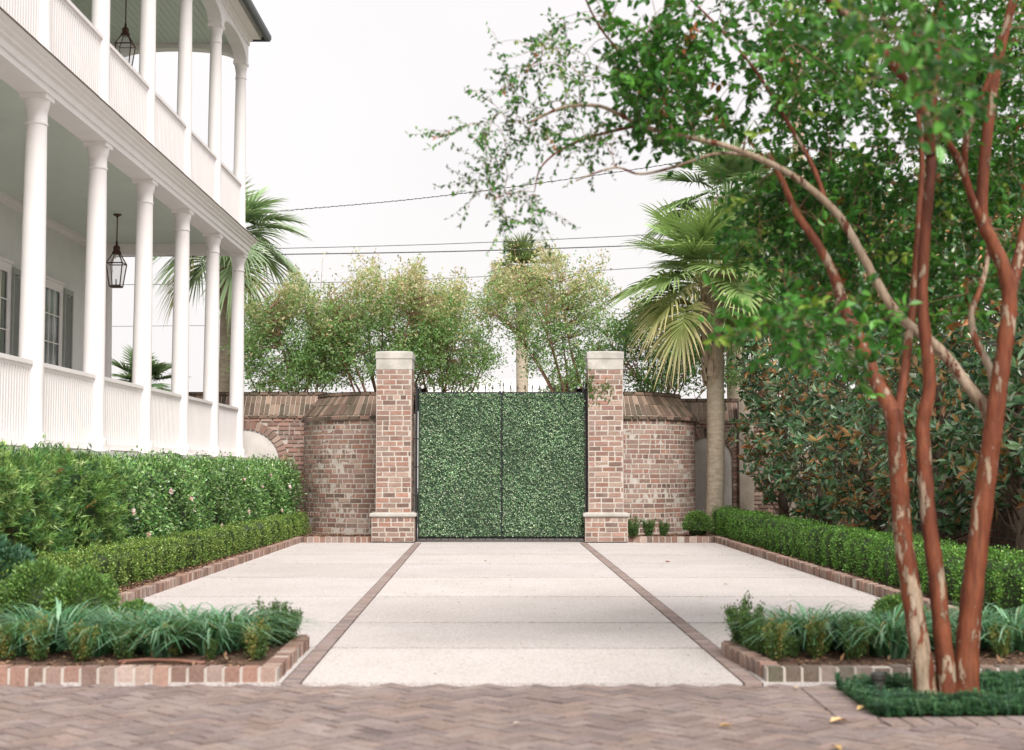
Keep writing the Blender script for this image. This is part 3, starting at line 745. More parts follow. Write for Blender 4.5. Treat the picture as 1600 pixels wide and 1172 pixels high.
# ================================================================== HEDGES
def noise1(y, seed, amp=1.0):
    return amp*(np.sin(y*2.1+seed)+.6*np.sin(y*5.3+seed*2.3)+.4*np.sin(y*11.7+seed*.7))/2
def hedge_points(n, xf, y0, y1, depth, z0, z1, side, lump, rnd=.12, top_share=.3):
    """points on a clipped hedge: garden face, top and end. xf(y): x of the garden face; side=+1 faces +x"""
    y = rng.uniform(y0, y1, n); u = rng.random(n); pos = np.zeros((n, 3)); nor = np.zeros((n, 3))
    H = z1-z0; per = H+depth; t = u*per
    face = t < H
    z = np.where(face, z0+t, z1); dx = np.where(face, 0, t-H)
    # round the shoulder
    k = np.clip(1-np.abs(t-H)/rnd, 0, 1); ang = np.clip((t-H)/rnd, -1, 1)*math.pi/4+math.pi/4
    z = z-.35*rnd*k**2; dx = dx+.35*rnd*k**2
    nz = np.where(face, np.sin(ang)*k, 1-.0*k); nx = np.where(face, 1., np.cos(ang)*k)
    lx = lump(y, z)
    pos[:, 0] = xf(y)-side*dx+side*lx; pos[:, 1] = y; pos[:, 2] = z+lx*np.clip(nz, 0, 1)*1.0
    nor[:, 0] = side*nx; nor[:, 2] = nz
    e = rng.random(n) < (depth*H)/(H*(y1-y0))
    pos[e, 0] = xf(np.full(e.sum(), y0))-side*rng.uniform(0, depth, e.sum()); en = rng.random(e.sum()) < .5
    pos[e, 1] = np.where(en, y0, y1); pos[e, 2] = rng.uniform(z0, z1, e.sum()); nor[e] = 0; nor[e, 1] = np.where(en, -1, 1)
    return pos, unit(nor)
def hedge_core(name, xf, y0, y1, depth, z0, z1, side, lump, mat, col, parent, inset=.05):  # solid filler, coloured dark to stand for the shade inside the hedge
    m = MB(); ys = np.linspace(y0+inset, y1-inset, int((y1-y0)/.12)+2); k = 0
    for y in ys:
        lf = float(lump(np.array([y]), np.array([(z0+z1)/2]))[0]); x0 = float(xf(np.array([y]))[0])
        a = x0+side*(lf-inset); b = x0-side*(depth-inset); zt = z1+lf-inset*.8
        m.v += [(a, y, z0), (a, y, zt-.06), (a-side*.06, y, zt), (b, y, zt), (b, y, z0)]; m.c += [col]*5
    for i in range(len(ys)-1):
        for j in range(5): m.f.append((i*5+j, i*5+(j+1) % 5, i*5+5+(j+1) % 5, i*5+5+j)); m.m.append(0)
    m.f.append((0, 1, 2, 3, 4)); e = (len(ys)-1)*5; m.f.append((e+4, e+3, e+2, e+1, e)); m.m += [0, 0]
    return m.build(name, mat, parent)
def boxhedge(xf, y0, y1, depth, z1, side, label, pal, wts, n, seed):
    r = empty('box_hedge', (float(xf(np.array([y0]))[0]), y0, .05), label, 'hedge', 'low clipped box hedges')
    lump = lambda y, z: .06*np.sin(y*2*math.pi/.5+seed+.8*np.sin(y*1.3))+.02*np.sin(y*2*math.pi/.21+z*6)+noise1(y, seed, .025)+.018*np.sin(z*19+y*13)
    hedge_core('shaded_core', xf, y0, y1, depth, .06, z1, side, lump, M['box'], (.03, .05, .016), r, .045)
    p, nr = hedge_points(n, xf, y0, y1, depth, .07, z1, side, lump, .1)
    p += rng.normal(0, .016, (n, 3)); d = nr*.8+rng.normal(size=(n, 3))*.7+[0, 0, .25]
    q = leaves(p-nr*.01, d, rng.uniform(.016, .029, n), rng.uniform(.011, .017, n), .2, nr+rng.normal(size=(n, 3))*.7, True)
    c = palette(n, pal, wts, .2)*(1+.18*np.sin(p[:, 1:2]*3.1+seed)*np.sin(p[:, 1:2]*7.3))
    quads_mesh('foliage', q, c, M['box'], r)
    return r
boxhedge(lambda y: -4.06+.014*(y-12), 10.6, 26.6, .36, .39, 1, 'low yellow green box hedge in front of the tall left hedge', [(.17, .27, .055), (.25, .36, .08), (.08, .15, .035), (.36, .46, .14)], [4, 3, 3, 1], 62000, 1.0)  # darkest green puts shaded gaps between the leaves into the colour
boxhedge(lambda y: 3.98-.012*(y-12), 9.8, 27.3, .5, .47, -1, 'low bright green box hedge along the right kerb below the magnolias', [(.11, .27, .045), (.18, .37, .065), (.055, .15, .028), (.27, .45, .1)], [4, 3, 3, 1], 72000, 2.0)
def tall_lump(seed): return lambda y, z: noise1(y*.8, seed, .08)+.05*np.sin(z*5+y*3.1+seed)+.035*np.sin(z*13+y*9)
hx = lambda y: -4.62+.028*(y-10)
# feathery near part
y0, y1 = 9.2, 15.9
r = empty('tall_hedge', (-4.6, 12, .05), 'tall feathery yellow green hedge nearest the camera below the house', 'hedge', 'tall hedge plants below the house')
lm = tall_lump(.4); hedge_core('shaded_core', hx, y0, y1, .85, .06, 1.29, 1, lm, M['pod'], (.02, .04, .014), r, .12)
nt_ = 5200; p, nr = hedge_points(nt_, hx, y0, y1, .85, .1, 1.31, 1, lm, .15); p += nr*rng.normal(0, .05, (nt_, 1))
ax = unit(nr*.7+np.array([0, 0, .6])+rng.normal(size=(nt_, 3))*.4); nl = 13
pp = np.repeat(p, nl, 0); aa = np.repeat(ax, nl, 0); nn_ = nt_*nl
d = aa*rng.uniform(.35, 1.1, (nn_, 1))+randdir(nn_)*.75
col = palette(nt_, [(.15, .29, .07), (.25, .4, .11), (.075, .17, .05), (.42, .55, .22), (.05, .13, .055)], [4, 3, 3, 1.3, 2], .2)
brn = rng.random(nt_) < .012; col[brn] = (.25, .11, .04)
quads_mesh('foliage', leaves(pp+aa*rng.uniform(-.05, .05, (nn_, 1)), d, rng.uniform(.05, .1, nn_), rng.uniform(.008, .014, nn_), .1, None, True), np.repeat(col, nl, 0)*rng.uniform(.8, 1.2, (nn_, 1)), M['pod'], r)
# camellia part
y0, y1 = 15.9, 27.2
r = empty('camellia_hedge', (-4.3, 21, .05), 'tall clipped camellia hedge with a few pale pink flowers reaching the curved wall', 'hedge', 'tall hedge plants below the house')
lm = tall_lump(1.9); hedge_core('shaded_core', hx, y0, y1, .85, .06, 1.25, 1, lm, M['cam'], (.022, .042, .018), r, .1)
n = 42000; p, nr = hedge_points(n, hx, y0, y1, .85, .1, 1.27, 1, lm, .15); p += nr*rng.normal(0, .05, (n, 1))+rng.normal(0, .02, (n, 3))
d = nr*.7+randdir(n)*.9+[0, 0, .3]
zone = .5+.5*np.sin(p[:, 1:2]*1.7+.4)*np.cos(p[:, 1:2]*.6)
c = palette(n, [(.12, .25, .065), (.2, .34, .1), (.05, .13, .042), (.36, .48, .24)], [4, 3, 3, 1.3], .2)*(.85+.5*zone)
quads_mesh('foliage', leaves(p, d, rng.uniform(.04, .065, n), rng.uniform(.018, .028, n), .2, nr+rng.normal(size=(n, 3))*.6, True), c, M['cam'], r)
def flower(x, y, z, s, parent):
    k = 14; p = np.tile([x, y, z], (k, 1)).astype(float); d = randdir(k)*[.5, 1, 1]+[.7, -.4, .2]
    quads_mesh('camellia_flower', leaves(p, d, s, s*.7, .3, None, True), palette(k, [(.85, .72, .7), (.8, .6, .6)], None, .05), M['petal'], parent)
for px, py in ((203, 800), (227, 836), (293, 780), (300, 797), (378, 749), (406, 760), (437, 798), (449, 761), (420, 742), (262, 768), (342, 822), (385, 800)):
    for yy in np.linspace(12, 27.5, 300):
        w3 = P(px, py, yy)
        if w3.x > float(hx(np.array([yy]))[0])+.13: pass
        else: break
    flower(w3.x+.03, w3.y-.02, w3.z, random.uniform(.04, .06), r)

# ================================================================== FRONT BEDS
def liriope_mesh(seed, n=170, L=.36):
    g = np.random.default_rng(seed); V = []; C = []
    for i in range(n):
        a = g.uniform(0, 2*math.pi); b = np.array([math.cos(a), math.sin(a), 0]); r0 = g.uniform(0, .06); el = g.uniform(.9, 1.5); l = L*g.uniform(.6, 1.15); w_ = g.uniform(.0032, .006)
        s = np.array([-b[1], b[0], 0]); pts = []
        for t in np.linspace(0, 1, 6):
            x = r0+l*(math.cos(el)*t+.5*t*t); z = l*(math.sin(el)*t-.62*t**2.4); pts.append(b*x+np.array([0, 0, z]))
        c = np.array([(.04, .14, .06), (.07, .2, .09), (.11, .26, .13), (.19, .34, .21), (.3, .27, .13)][min(g.integers(25)//6, 4)])*g.uniform(.75, 1.3)
        for k in range(5):
            w0, w1 = w_*(1-(k/5)**2), w_*(1-((k+1)/5)**2)+.0005; V.append([pts[k]-s*w0, pts[k]+s*w0, pts[k+1]+s*w1, pts[k+1]-s*w1]); C.append(c)
    o = quads_mesh('grass_clump', V, C, M['grassblade']); me = o.data; bpy.data.objects.remove(o); return me
def shrub_mesh(seed, h=.36, yellow=.15, n=2600):
    g = np.random.default_rng(seed); V = []; C = []; ns = 13
    for i in range(ns):
        a = g.uniform(0, 6.28); rr = g.uniform(.02, .12); top = np.array([math.cos(a)*rr*1.5, math.sin(a)*rr*1.5, h*g.uniform(.6, 1.1)]); base = np.array([math.cos(a)*.03, math.sin(a)*.03, 0])
        k = n//ns; t = g.uniform(.15, 1, k)[:, None]; p = base+(top-base)*t+g.normal(size=(k, 3))*.02; d = unit(g.normal(size=(k, 3)))*.8+[0, 0, .8]
        yl = g.random() < yellow
        c = (np.array([(.3, .22, .06), (.2, .22, .06), (.13, .2, .05)]) if yl else np.array([(.07, .14, .035), (.1, .18, .045), (.05, .1, .03)]))[g.integers(3, size=k)]*g.uniform(.75, 1.25, (k, 1))
        V.append(leaves(p, d, g.uniform(.02, .035, k), g.uniform(.01, .016, k), .2, None, True)); C.append(c)
        s = np.array([-math.sin(a), math.cos(a), 0])*.003; V.append(np.array([[base-s, base+s, top+s*.5, top-s*.5]])); C.append(np.array([(.12, .08, .05)]))
    o = quads_mesh('young_box_plant', np.concatenate(V), np.concatenate(C), M['box']); me = o.data; bpy.data.objects.remove(o); return me
LM = [liriope_mesh(i) for i in range(4)]; SM = [shrub_mesh(20+i, yellow=y) for i, y in enumerate((.06, .18, .03, .28))]
def place(me, name, px, py, sc, label, cat, group, z=.055):
    sc *= 1.5 if name == 'grass_clump' else .68 if name == 'young_box_plant' else 1; py += 10 if name == 'grass_clump' else 2; py = max(py, 1006 if px < 800 else 1012) if cat != 'shrub' or 'bed' in group else py
    o = link(me, name); o.location = G(px, py, z); o.rotation_euler = (0, 0, random.uniform(0, 6.28)); o.scale = (sc, sc, sc*random.uniform(.92, 1.1))
    return tag(o, label, cat, group)
gl = 'grass clumps in the front beds'; gb = 'young box plants in the front beds'
SIDE = {0: 'left', 1: 'right'}
lir = [[(28, 1014, 1.0), (92, 1008, 1.15), (150, 1014, 1.05), (212, 1006, 1.1), (250, 1015, 1.15), (330, 1012, 1.2), (362, 1004, 1.05), (290, 990, 1.0), (180, 988, 1.0), (55, 988, 1.0), (395, 992, .95), (120, 984, .9), (240, 984, .9)],
       [(1232, 1000, 1.05), (1266, 1006, 1.2), (1318, 1006, 1.05), (1352, 1012, 1.0), (1392, 1016, 1.2), (1300, 985, .95), (1370, 988, 1.0), (1474, 1005, 1.1), (1545, 1002, 1.15), (1585, 1008, 1.1), (1515, 988, 1.0), (1440, 985, 1.0)]]
box = [[(12, 1030, .9, 3), (60, 1032, .95, 1), (128, 1032, .95, 1), (193, 1030, .9, 2), (272, 1024, .85, 3), (402, 1030, 1.0, 1), (428, 1008, 1.15, 0), (446, 992, 1.15, 0), (330, 1030, .5, 3), (232, 1008, .9, 0)],
       [(1160, 1010, 1.15, 0), (1178, 1018, 1.1, 2), (1212, 1032, 1.0, 1), (1188, 1024, .9, 0), (1276, 1028, .95, 1), (1334, 1030, .95, 3), (1238, 1026, .6, 2), (1420, 1008, 1.0, 2), (1565, 1026, .8, 1)]]
WHERE_L = [['at the far left end of the left front bed', 'second from the left end of the left front bed', 'third from the left in the left front bed', 'in the middle of the left front bed, slightly back', 'large and arching in the middle of the left front bed', 'largest and bluest in the left front bed', 'beside the corner plants of the left front bed', 'behind the middle of the left front bed near the drive', 'in the back row of the left front bed by the low hedge', 'in the back row at the left end of the left front bed', 'in the back row nearest the corner of the left front bed', 'small, back row left of the middle of the left front bed', 'small, back row just right of the round bush in the left front bed'],
           ['nearest the drive in the right front bed', 'tall and blue behind the third young plant in the right front bed', 'in the middle of the right front bed', 'low, between the middle and the tree in the right front bed', 'wide and arching just left of the tree trunks', 'in the back row of the right front bed near the drive', 'in the back row of the right front bed near the hedge end', 'seen between the tree trunks', 'pale and wide just right of the tree trunks', 'at the far right edge of the photo in the right front bed', 'in the back row right of the tree trunks', 'in the back row just left of the tree trunks']]
WHERE_B = [['at the far left end of the left front kerb, yellowing', 'second from the left along the left front kerb', 'third from the left along the left front kerb', 'green, between two grass clumps along the left front kerb', 'yellowing, in the middle of the left front kerb', 'bronze tinted, at the right end of the left front kerb', 'upright green, behind the left kerb corner', 'upright green, rearmost at the left kerb corner', 'tiny yellow, low by the left front kerb', 'small green, behind the left bed by the low hedge'],
           ['bushy bright green, rearmost at the right kerb corner', 'bright green, second at the right kerb corner', 'yellow tinged, at the front near the right kerb corner', 'small green, between the corner plants of the right bed', 'yellowing, in front of the tall blue grass in the right bed', 'yellow and sparse, in the middle of the right front kerb', 'tiny green, low between two young plants in the right bed', 'green, at the end of the right low hedge left of the tree', 'small, right of the tree trunks behind the kerb']]
for s in (0, 1):
    for i, (px, py, sc) in enumerate(lir[s]): place(LM[i % 4], 'grass_clump', px, py, sc, 'grass clump ' + WHERE_L[s][i], 'grass clump', gl)
    for i, (px, py, sc, k) in enumerate(box[s]): place(SM[k], 'young_box_plant', px, py, sc, 'young box plant, ' + WHERE_B[s][i], 'shrub', gb)
# round box balls at the ends of the low hedges
def ball(px, py, rad, label, n=5000,  pal=((.13, .24, .06), (.19, .32, .08), (.08, .16, .045)), z=.055, big=1.0):
    c0 = G(px, py, z); r = empty('box_ball', c0, label, 'shrub', 'round box bushes')
    m = MB(); m.lathe([(rad*.4, .06), (rad*.66, rad*.4), (rad*.7, rad*.9), (rad*.42, rad*1.3), (.02, rad*1.42)], c0.x, c0.y, 14, (.025, .045, .015)); m.build('shaded_core', M['box'], r)  # solid core in a dark colour for the bush's shaded inside
    d = randdir(n); d[:, 2] = np.abs(d[:, 2])*1.2-.25; d = unit(d); rr = rad*(1+.08*np.sin(d[:, :1]*9+d[:, 1:2]*7)+.06*rng.normal(size=(n, 1)))
    p = np.array(c0)+[0, 0, rad*.75]+d*rr; p[:, 2] = np.maximum(p[:, 2], z+.02)
    quads_mesh('foliage', leaves(p, d+randdir(n)*.8+[0, 0, .3], big*rng.uniform(.02, .042, n), big*rng.uniform(.01, .018, n), .2, None, True), palette(n, pal, None, .2), M['box'], r)
ball(128, 985, .24, 'round box bush between the low left hedge and the grass clumps')
ball(60, 975, .26, 'round box bush at the near end of the low left hedge')
ball(212, 994, .13, 'small round box bush standing alone by the left kerb', 2500)
ball(1406, 1004, .17, 'round box bush behind the tree at the right kerb end', 4000)
ball(1090, 838, .24, 'square clipped box bush at the far end of the right hedge by the curved wall', 6000)
ball(-14, 962, .33, 'dark broad leaved bush cut by the left edge of the photo before the tall hedge', 3600, ((.05, .13, .07), (.08, .18, .1), (.03, .09, .05)), big=1.7)
for i, (px, py, s, k, t) in enumerate(((990, 839, 1.0, 0, 'spiky small plant at the foot of the right pier'), (1013, 838, 1.0, 2, 'small round green plant at the foot of the right curved wall'), (1036, 837, .8, 0, 'smallest green plant by the right curved wall near the box bush'))):
    place(SM[k], 'seedling_shrub', px, py, s*.95, t, 'shrub', 'small plants at the foot of the right curved wall')
# mulch hose and garden light
m = MB(); a = [G(x, y, .075) for x, y in ((185, 1034), (230, 1031), (275, 1032), (320, 1036))]; m.tube(a, .012, 6)
tag(m.build('garden_hose', M['hose'], smooth=True), 'rusty red hose lying on the mulch of the left front bed', 'hose')
c0 = G(1373, 1086); gr = empty('garden_light', c0, 'short dark garden light standing in the ground cover by the tree', 'garden light')
m = MB(); m.lathe([(.034, 0), (.034, .08), (.036, .085)], c0.x, c0.y, 14); m.build('stem', M['plastic'], gr, smooth=False)
m = MB(); m.lathe([(.038, .0855), (.041, .09), (.041, .115), (.03, .125)], c0.x, c0.y, 14); m.build('cap', M['plastic'], gr)
# ground cover round the tree
n = 0; V = []; C = []
cxy = Vector(G(1480, 1092)[:2])
for i in range(2600):
    for _ in range(50):
        x, y = random.uniform(1.5, 4.2), random.uniform(6.9, 8.5)
        d = (Vector((x, y))-cxy); e = math.hypot(d.x/.5, d.y/.22)
        if inside(x, y, PIT) and (e > 1 or random.random() < .08): break
    h = random.uniform(.035, .1)*random.choice((.7, 1, 1.25)); c = random.choice(((.03, .1, .045), (.045, .13, .05), (.07, .17, .07), (.025, .075, .04)))
    for k in range(7):
        a = random.uniform(0, 6.28); b = np.array([math.cos(a), math.sin(a), 0]); s = np.array([-b[1], b[0], 0])*.0035; o = np.array([x, y, .003])
        p1 = o+b*.02+[0, 0, h*.75]; p2 = o+b*random.uniform(.04, .08)+[0, 0, h*.7]
        V.append([o-s, o+s, p1+s, p1-s]); V.append([p1-s, p1+s, p2+s*.2, p2-s*.2]); C += [c, c]
tag(quads_mesh('ground_cover', V, C, M['grassblade']), 'dark green mondo grass round the foot of the tree', 'ground cover', kind='stuff')
V = []; C = []
for i in range(420):
    k = random.random()
    if k < .3: x, y, z = random.choice((-1, 1))*(3.55-abs(random.gauss(0, .25))), random.uniform(11.3, 24.6), .006
    elif k < .5: x, y, z = random.uniform(-1.2, 1.3), random.uniform(8.6, 24.5), .006
    elif k < .7: x, y, z = random.uniform(-1.3, 3.2), random.uniform(11, 24.4), .006
    else: x, y, z = random.uniform(-4, 4), random.uniform(5.5, 8.35)+0, .009
    a = random.uniform(0, 6.28); l = random.uniform(.012, .032); d = np.array([math.cos(a), math.sin(a), .1])*l; q = np.array([-math.sin(a), math.cos(a), 0])*l*.3; o = np.array([x, y, z])
    V.append([o, o+d*.5-q+[0, 0, .003], o+d, o+d*.5+q+[0, 0, .004]]); C.append(random.choice(((.25, .16, .09), (.16, .1, .06), (.35, .25, .14), (.4, .2, .1), (.12, .14, .06))))
tag(quads_mesh('leaf_litter', V, C, M['litter']), kind='stuff')
def fallen(px, py, s, col, label, z=.012):
    g = G(px, py, z); a = random.uniform(0, 6.28); p = np.array([g]); d = np.array([[math.cos(a), math.sin(a), .06]])
    q = leaves(p, d, s, s*.55, .22, np.array([[.1, .05, 1.]]))
    tag(quads_mesh('fallen_leaf', q, [col, col], M['litter']), label, 'leaf', 'fallen leaves')
Yl = (.5, .33, .12)
for a in ((1297, 1128, .11, (.6, .42, .22), 'largest tan fallen leaf on the paving left of the tree pit'), (1123, 1134, .07, Yl, 'yellow fallen leaf on the paving right of centre'), (1359, 1106, .1, (.6, .4, .18), 'tan fallen leaf on the edge of the ground cover'),
          (1300, 1166, .08, Yl, 'yellow fallen leaf at the bottom edge of the photo'), (1244, 1073, .06, (.5, .36, .2), 'small fallen leaf by the right bed kerb'), (1047, 878, .09, (.35, .08, .04), 'red fallen leaf on the pale drive'),
          (801, 1131, .05, (.6, .5, .42), 'pale fallen leaf in the middle of the herringbone paving'), (1391, 1108, .06, (.5, .28, .1), 'orange fallen leaf on the ground cover beside the garden light'), (1528, 1088, .09, (.65, .55, .4), 'pale fallen leaf beside the right trunk'),
          (757, 876, .06, (.3, .2, .12), 'brown fallen leaf far back in the middle of the drive'), (1130, 913, .05, (.3, .22, .15), 'brown fallen leaf on the right of the drive')):
    fallen(*a)

# ================================================================== CRAPE MYRTLE (foreground right)
tree = empty('crape_myrtle', G(1482, 1094), 'crape myrtle with peeling cinnamon bark and several trunks at the right front', 'tree')
LIMB = []
def smooth_path(pts, n=6):
    pts = [np.array(p, float) for p in pts]; out = []
    for i in range(len(pts)-1):
        p0, p1, p2, p3 = pts[max(i-1, 0)], pts[i], pts[i+1], pts[min(i+2, len(pts)-1)]
        for t in np.linspace(0, 1, n, endpoint=False):
            out.append(.5*((2*p1)+(-p0+p2)*t+(2*p0-5*p1+4*p2-p3)*t*t+(-p0+3*p1-3*p2+p3)*t**3))
    out.append(pts[-1]); return np.array(out)
def limb(m, px, Y0, Y1, w0, w1, seg=12, leafy=False, wob=.03, pale=0.0):
    """px: traced centre line, widths in photo pixels"""
    n = len(px); pts = [P(x, y, Y0+(Y1-Y0)*i/(n-1)) for i, (x, y) in enumerate(px)]
    q = smooth_path(pts); rad = np.linspace(w0, w1, len(q))*7.8/F/2*.85; rad = rad*(1+(.3 if px[0][1] > 1092 else 0)*np.exp(-np.arange(len(q))/4))
    rad = rad*(1+wob*np.sin(np.arange(len(q))*1.3)+wob*rng.normal(size=len(q))*.4)
    k0 = len(m.c); m.tube(q, rad, seg, c=(0, 0, 0)); pa, pb = pale if hasattr(pale, '__len__') else (pale, pale)
    for i in range(len(q)):
        b_ = pa+(pb-pa)*min(1, 1.3*i/len(q)); m.c[k0+i*seg:k0+(i+1)*seg] = [(b_, b_, b_)]*seg
    if leafy: LIMB.extend([(p, r_) for p, r_ in zip(q, rad)][len(q)//4:])
    return q
YB = 7.75
m = MB()
limb(m, [(1447, 1100), (1441, 1040), (1432, 980), (1420, 900), (1411, 840), (1406, 770), (1402, 710), (1398, 665), (1392, 640)], YB, YB, 38, 30, 14, pale=(.085, 0))
limb(m, [(1404, 690), (1392, 640), (1372, 602), (1352, 555), (1338, 520), (1322, 490), (1303, 430), (1279, 384), (1243, 330), (1224, 286), (1200, 240)], YB, YB+.6, 33, 10, 12, True)
limb(m, [(1402, 670), (1406, 630), (1414, 580), (1420, 530), (1427, 470), (1432, 400), (1437, 320), (1441, 250), (1432, 150)], YB+.05, YB+.5, 20, 9, 10, True)
m.build('trunk', M['crape'], tree, smooth=True)
m = MB()
limb(m, [(1482, 1100), (1477, 1040), (1470, 970), (1463, 900), (1452, 820), (1447, 760), (1443, 700), (1442, 660), (1452, 610), (1450, 560), (1443, 500), (1441, 450), (1447, 350), (1455, 260), (1453, 205), (1460, 130), (1468, 60), (1474, -20), (1480, -140), (1470, -300)], YB-.02, YB+.1, 33, 12, 14, True, pale=(.02, -.05))
limb(m, [(1453, 240), (1450, 190), (1436, 165), (1410, 120), (1370, 68), (1330, 30), (1290, -5), (1220, -60), (1130, -120)], YB+.05, YB-.5, 22, 8, 10, True)
m.build('trunk', M['crape'], tree, smooth=True)
m = MB()
limb(m, [(1508, 1100), (1510, 1040), (1515, 970), (1522, 900), (1532, 820), (1542, 740), (1552, 670), (1560, 610), (1570, 540), (1577, 480), (1572, 430), (1552, 380), (1535, 345), (1536, 280), (1545, 190), (1558, 105), (1578, 20), (1600, -80), (1610, -200)], YB+.02, YB-.1, 44, 12, 14, True, pale=(-.005, -.03))
limb(m, [(1552, 690), (1540, 640), (1512, 603), (1480, 560), (1450, 530), (1420, 508), (1393, 478), (1365, 432), (1340, 385), (1313, 340), (1280, 306), (1235, 272), (1180, 245), (1120, 224), (1050, 210), (1000, 195), (960, 175), (930, 165), (880, 168), (830, 190)], YB+.12, YB+.55, 24, 5, 12, True, pale=.16)
limb(m, [(1555, 620), (1546, 575), (1524, 530), (1518, 490), (1532, 450), (1542, 410), (1546, 340)], YB+.1, YB+.4, 16, 8, 9, True, pale=.12)
limb(m, [(1553, 400), (1540, 360), (1522, 320), (1501, 256), (1480, 220), (1462, 190), (1440, 120), (1425, 40)], YB, YB-.4, 17, 8, 9, True)
limb(m, [(1506, 270), (1508, 230), (1518, 188), (1544, 128), (1565, 55), (1586, 5), (1615, -80)], YB-.1, YB-.4, 14, 8, 9, True)
limb(m, [(1575, 470), (1588, 420), (1603, 350), (1630, 260), (1660, 120), (1680, -40)], YB, YB+.3, 24, 10, 10, True)
limb(m, [(1516, 1095), (1497, 1065), (1488, 1098)], YB+.05, YB+.0, 20, 26, 9)
limb(m, [(1180, 245), (1120, 240), (1050, 262), (1000, 272), (960, 262), (900, 282)], YB+.5, YB+.2, 8, 3, 7, True, pale=.1)
limb(m, [(1000, 195), (930, 212), (880, 232), (845, 262), (835, 300)], YB+.65, YB+.7, 8, 2, 6, True)
limb(m, [(1050, 210), (1040, 160), (1000, 110), (950, 60), (920, 10), (900, -50)], YB+.6, YB+.5, 9, 3, 7, True)
limb(m, [(1290, 316), (1270, 260), (1230, 190), (1180, 110), (1130, 50), (1080, 0)], YB+.45, YB+.9, 11, 4, 7, True)
m.build('trunk', M['crape'], tree, smooth=True)
# shoots: tips drawn towards where the photo shows foliage; each joins the nearest wood
CL = [  # cx, cy, rx, ry, count, Y0, Y1
    (1490, 60, 150, 110, 120, 8.1, 10.4), (1490, 60, 150, 110, 22, 6.6, 7.6), (1330, 60, 120, 90, 72, 8.1, 10.0), (1330, 60, 120, 90, 18, 6.6, 7.6), (1330, 190, 130, 80, 66, 8.4, 10.2), (1540, 180, 90, 90, 85, 8.3, 10.2), (1180, 50, 110, 80, 38, 7.8, 9.4), (1130, 150, 110, 60, 30, 7.8, 9.2),
    (1020, 110, 50, 40, 34, 7.9, 8.5), (1030, 60, 90, 60, 12, 7.8, 8.8), (930, 60, 80, 60, 17, 7.9, 8.8), (900, 140, 90, 50, 18, 7.9, 8.8), (800, 190, 70, 50, 16, 8.0, 8.8), (840, 110, 70, 60, 10, 8, 8.8), (770, 270, 32, 35, 11, 8.2, 8.5), (800, 330, 26, 30, 5, 8.2, 8.4), (835, 315, 15, 30, 5, 8.2, 8.4),
    (990, 205, 60, 24, 22, 7.9, 8.5), (880, 220, 60, 40, 8, 8, 8.6), (722, 203, 22, 10, 3, 8.2, 8.4), (760, 140, 40, 40, 5, 8.2, 8.6), (1080, 190, 60, 30, 16, 8.5, 9.1),
    (1300, 400, 90, 90, 80, 8.6, 10.2), (1260, 320, 90, 60, 62, 8.6, 10.0), (1210, 360, 60, 70, 30, 8.5, 9.4), (1215, 505, 65, 16, 12, 6.3, 6.8), (1315, 545, 45, 45, 12, 6.6, 7.3), (1400, 330, 70, 80, 42, 8.5, 10.2), (1500, 330, 60, 80, 42, 8.5, 10.2), (1570, 330, 40, 120, 44, 8.3, 10.0), (1420, 480, 40, 30, 7, 8.2, 8.8), (1530, 470, 20, 40, 6, 8.2, 8.6),
    (1400, 50, 60, 40, 7, 4.4, 5.4), (1450, 130, 30, 50, 4, 4.4, 5.0),
    (1390, 480, 60, 60, 34, 9.0, 10.4), (1480, 430, 80, 60, 34, 9.0, 10.4), (1350, -130, 300, 110, 18, 7, 10), (1000, -80, 150, 60, 12, 7.8, 9.2), (1600, -100, 150, 120, 12, 7, 10), (1680, 150, 70, 180, 30, 7.5, 10)]
tips = []
for cx, cy, rx, ry, n, ya, yb in CL:
    for _ in range(n):
        a, q = random.uniform(0, 6.283), math.sqrt(random.random()); tips.append(np.array(P(cx+math.cos(a)*q*rx*1.15, cy+math.sin(a)*q*ry*1.15, random.uniform(ya, yb))))
tips = np.array(tips); nodes = [p for p, _ in LIMB]; nrad = [max(.003, min(r_*.5, .009)) for _, r_ in LIMB]
arr = np.array(nodes); dmin = np.array([np.min(np.linalg.norm(arr-t, axis=1)) for t in tips]); order = np.argsort(dmin)
m = MB(); LP = []; LD = []; LS = []; LC = []; Nn = np.array(nodes); Nr = np.array(nrad)
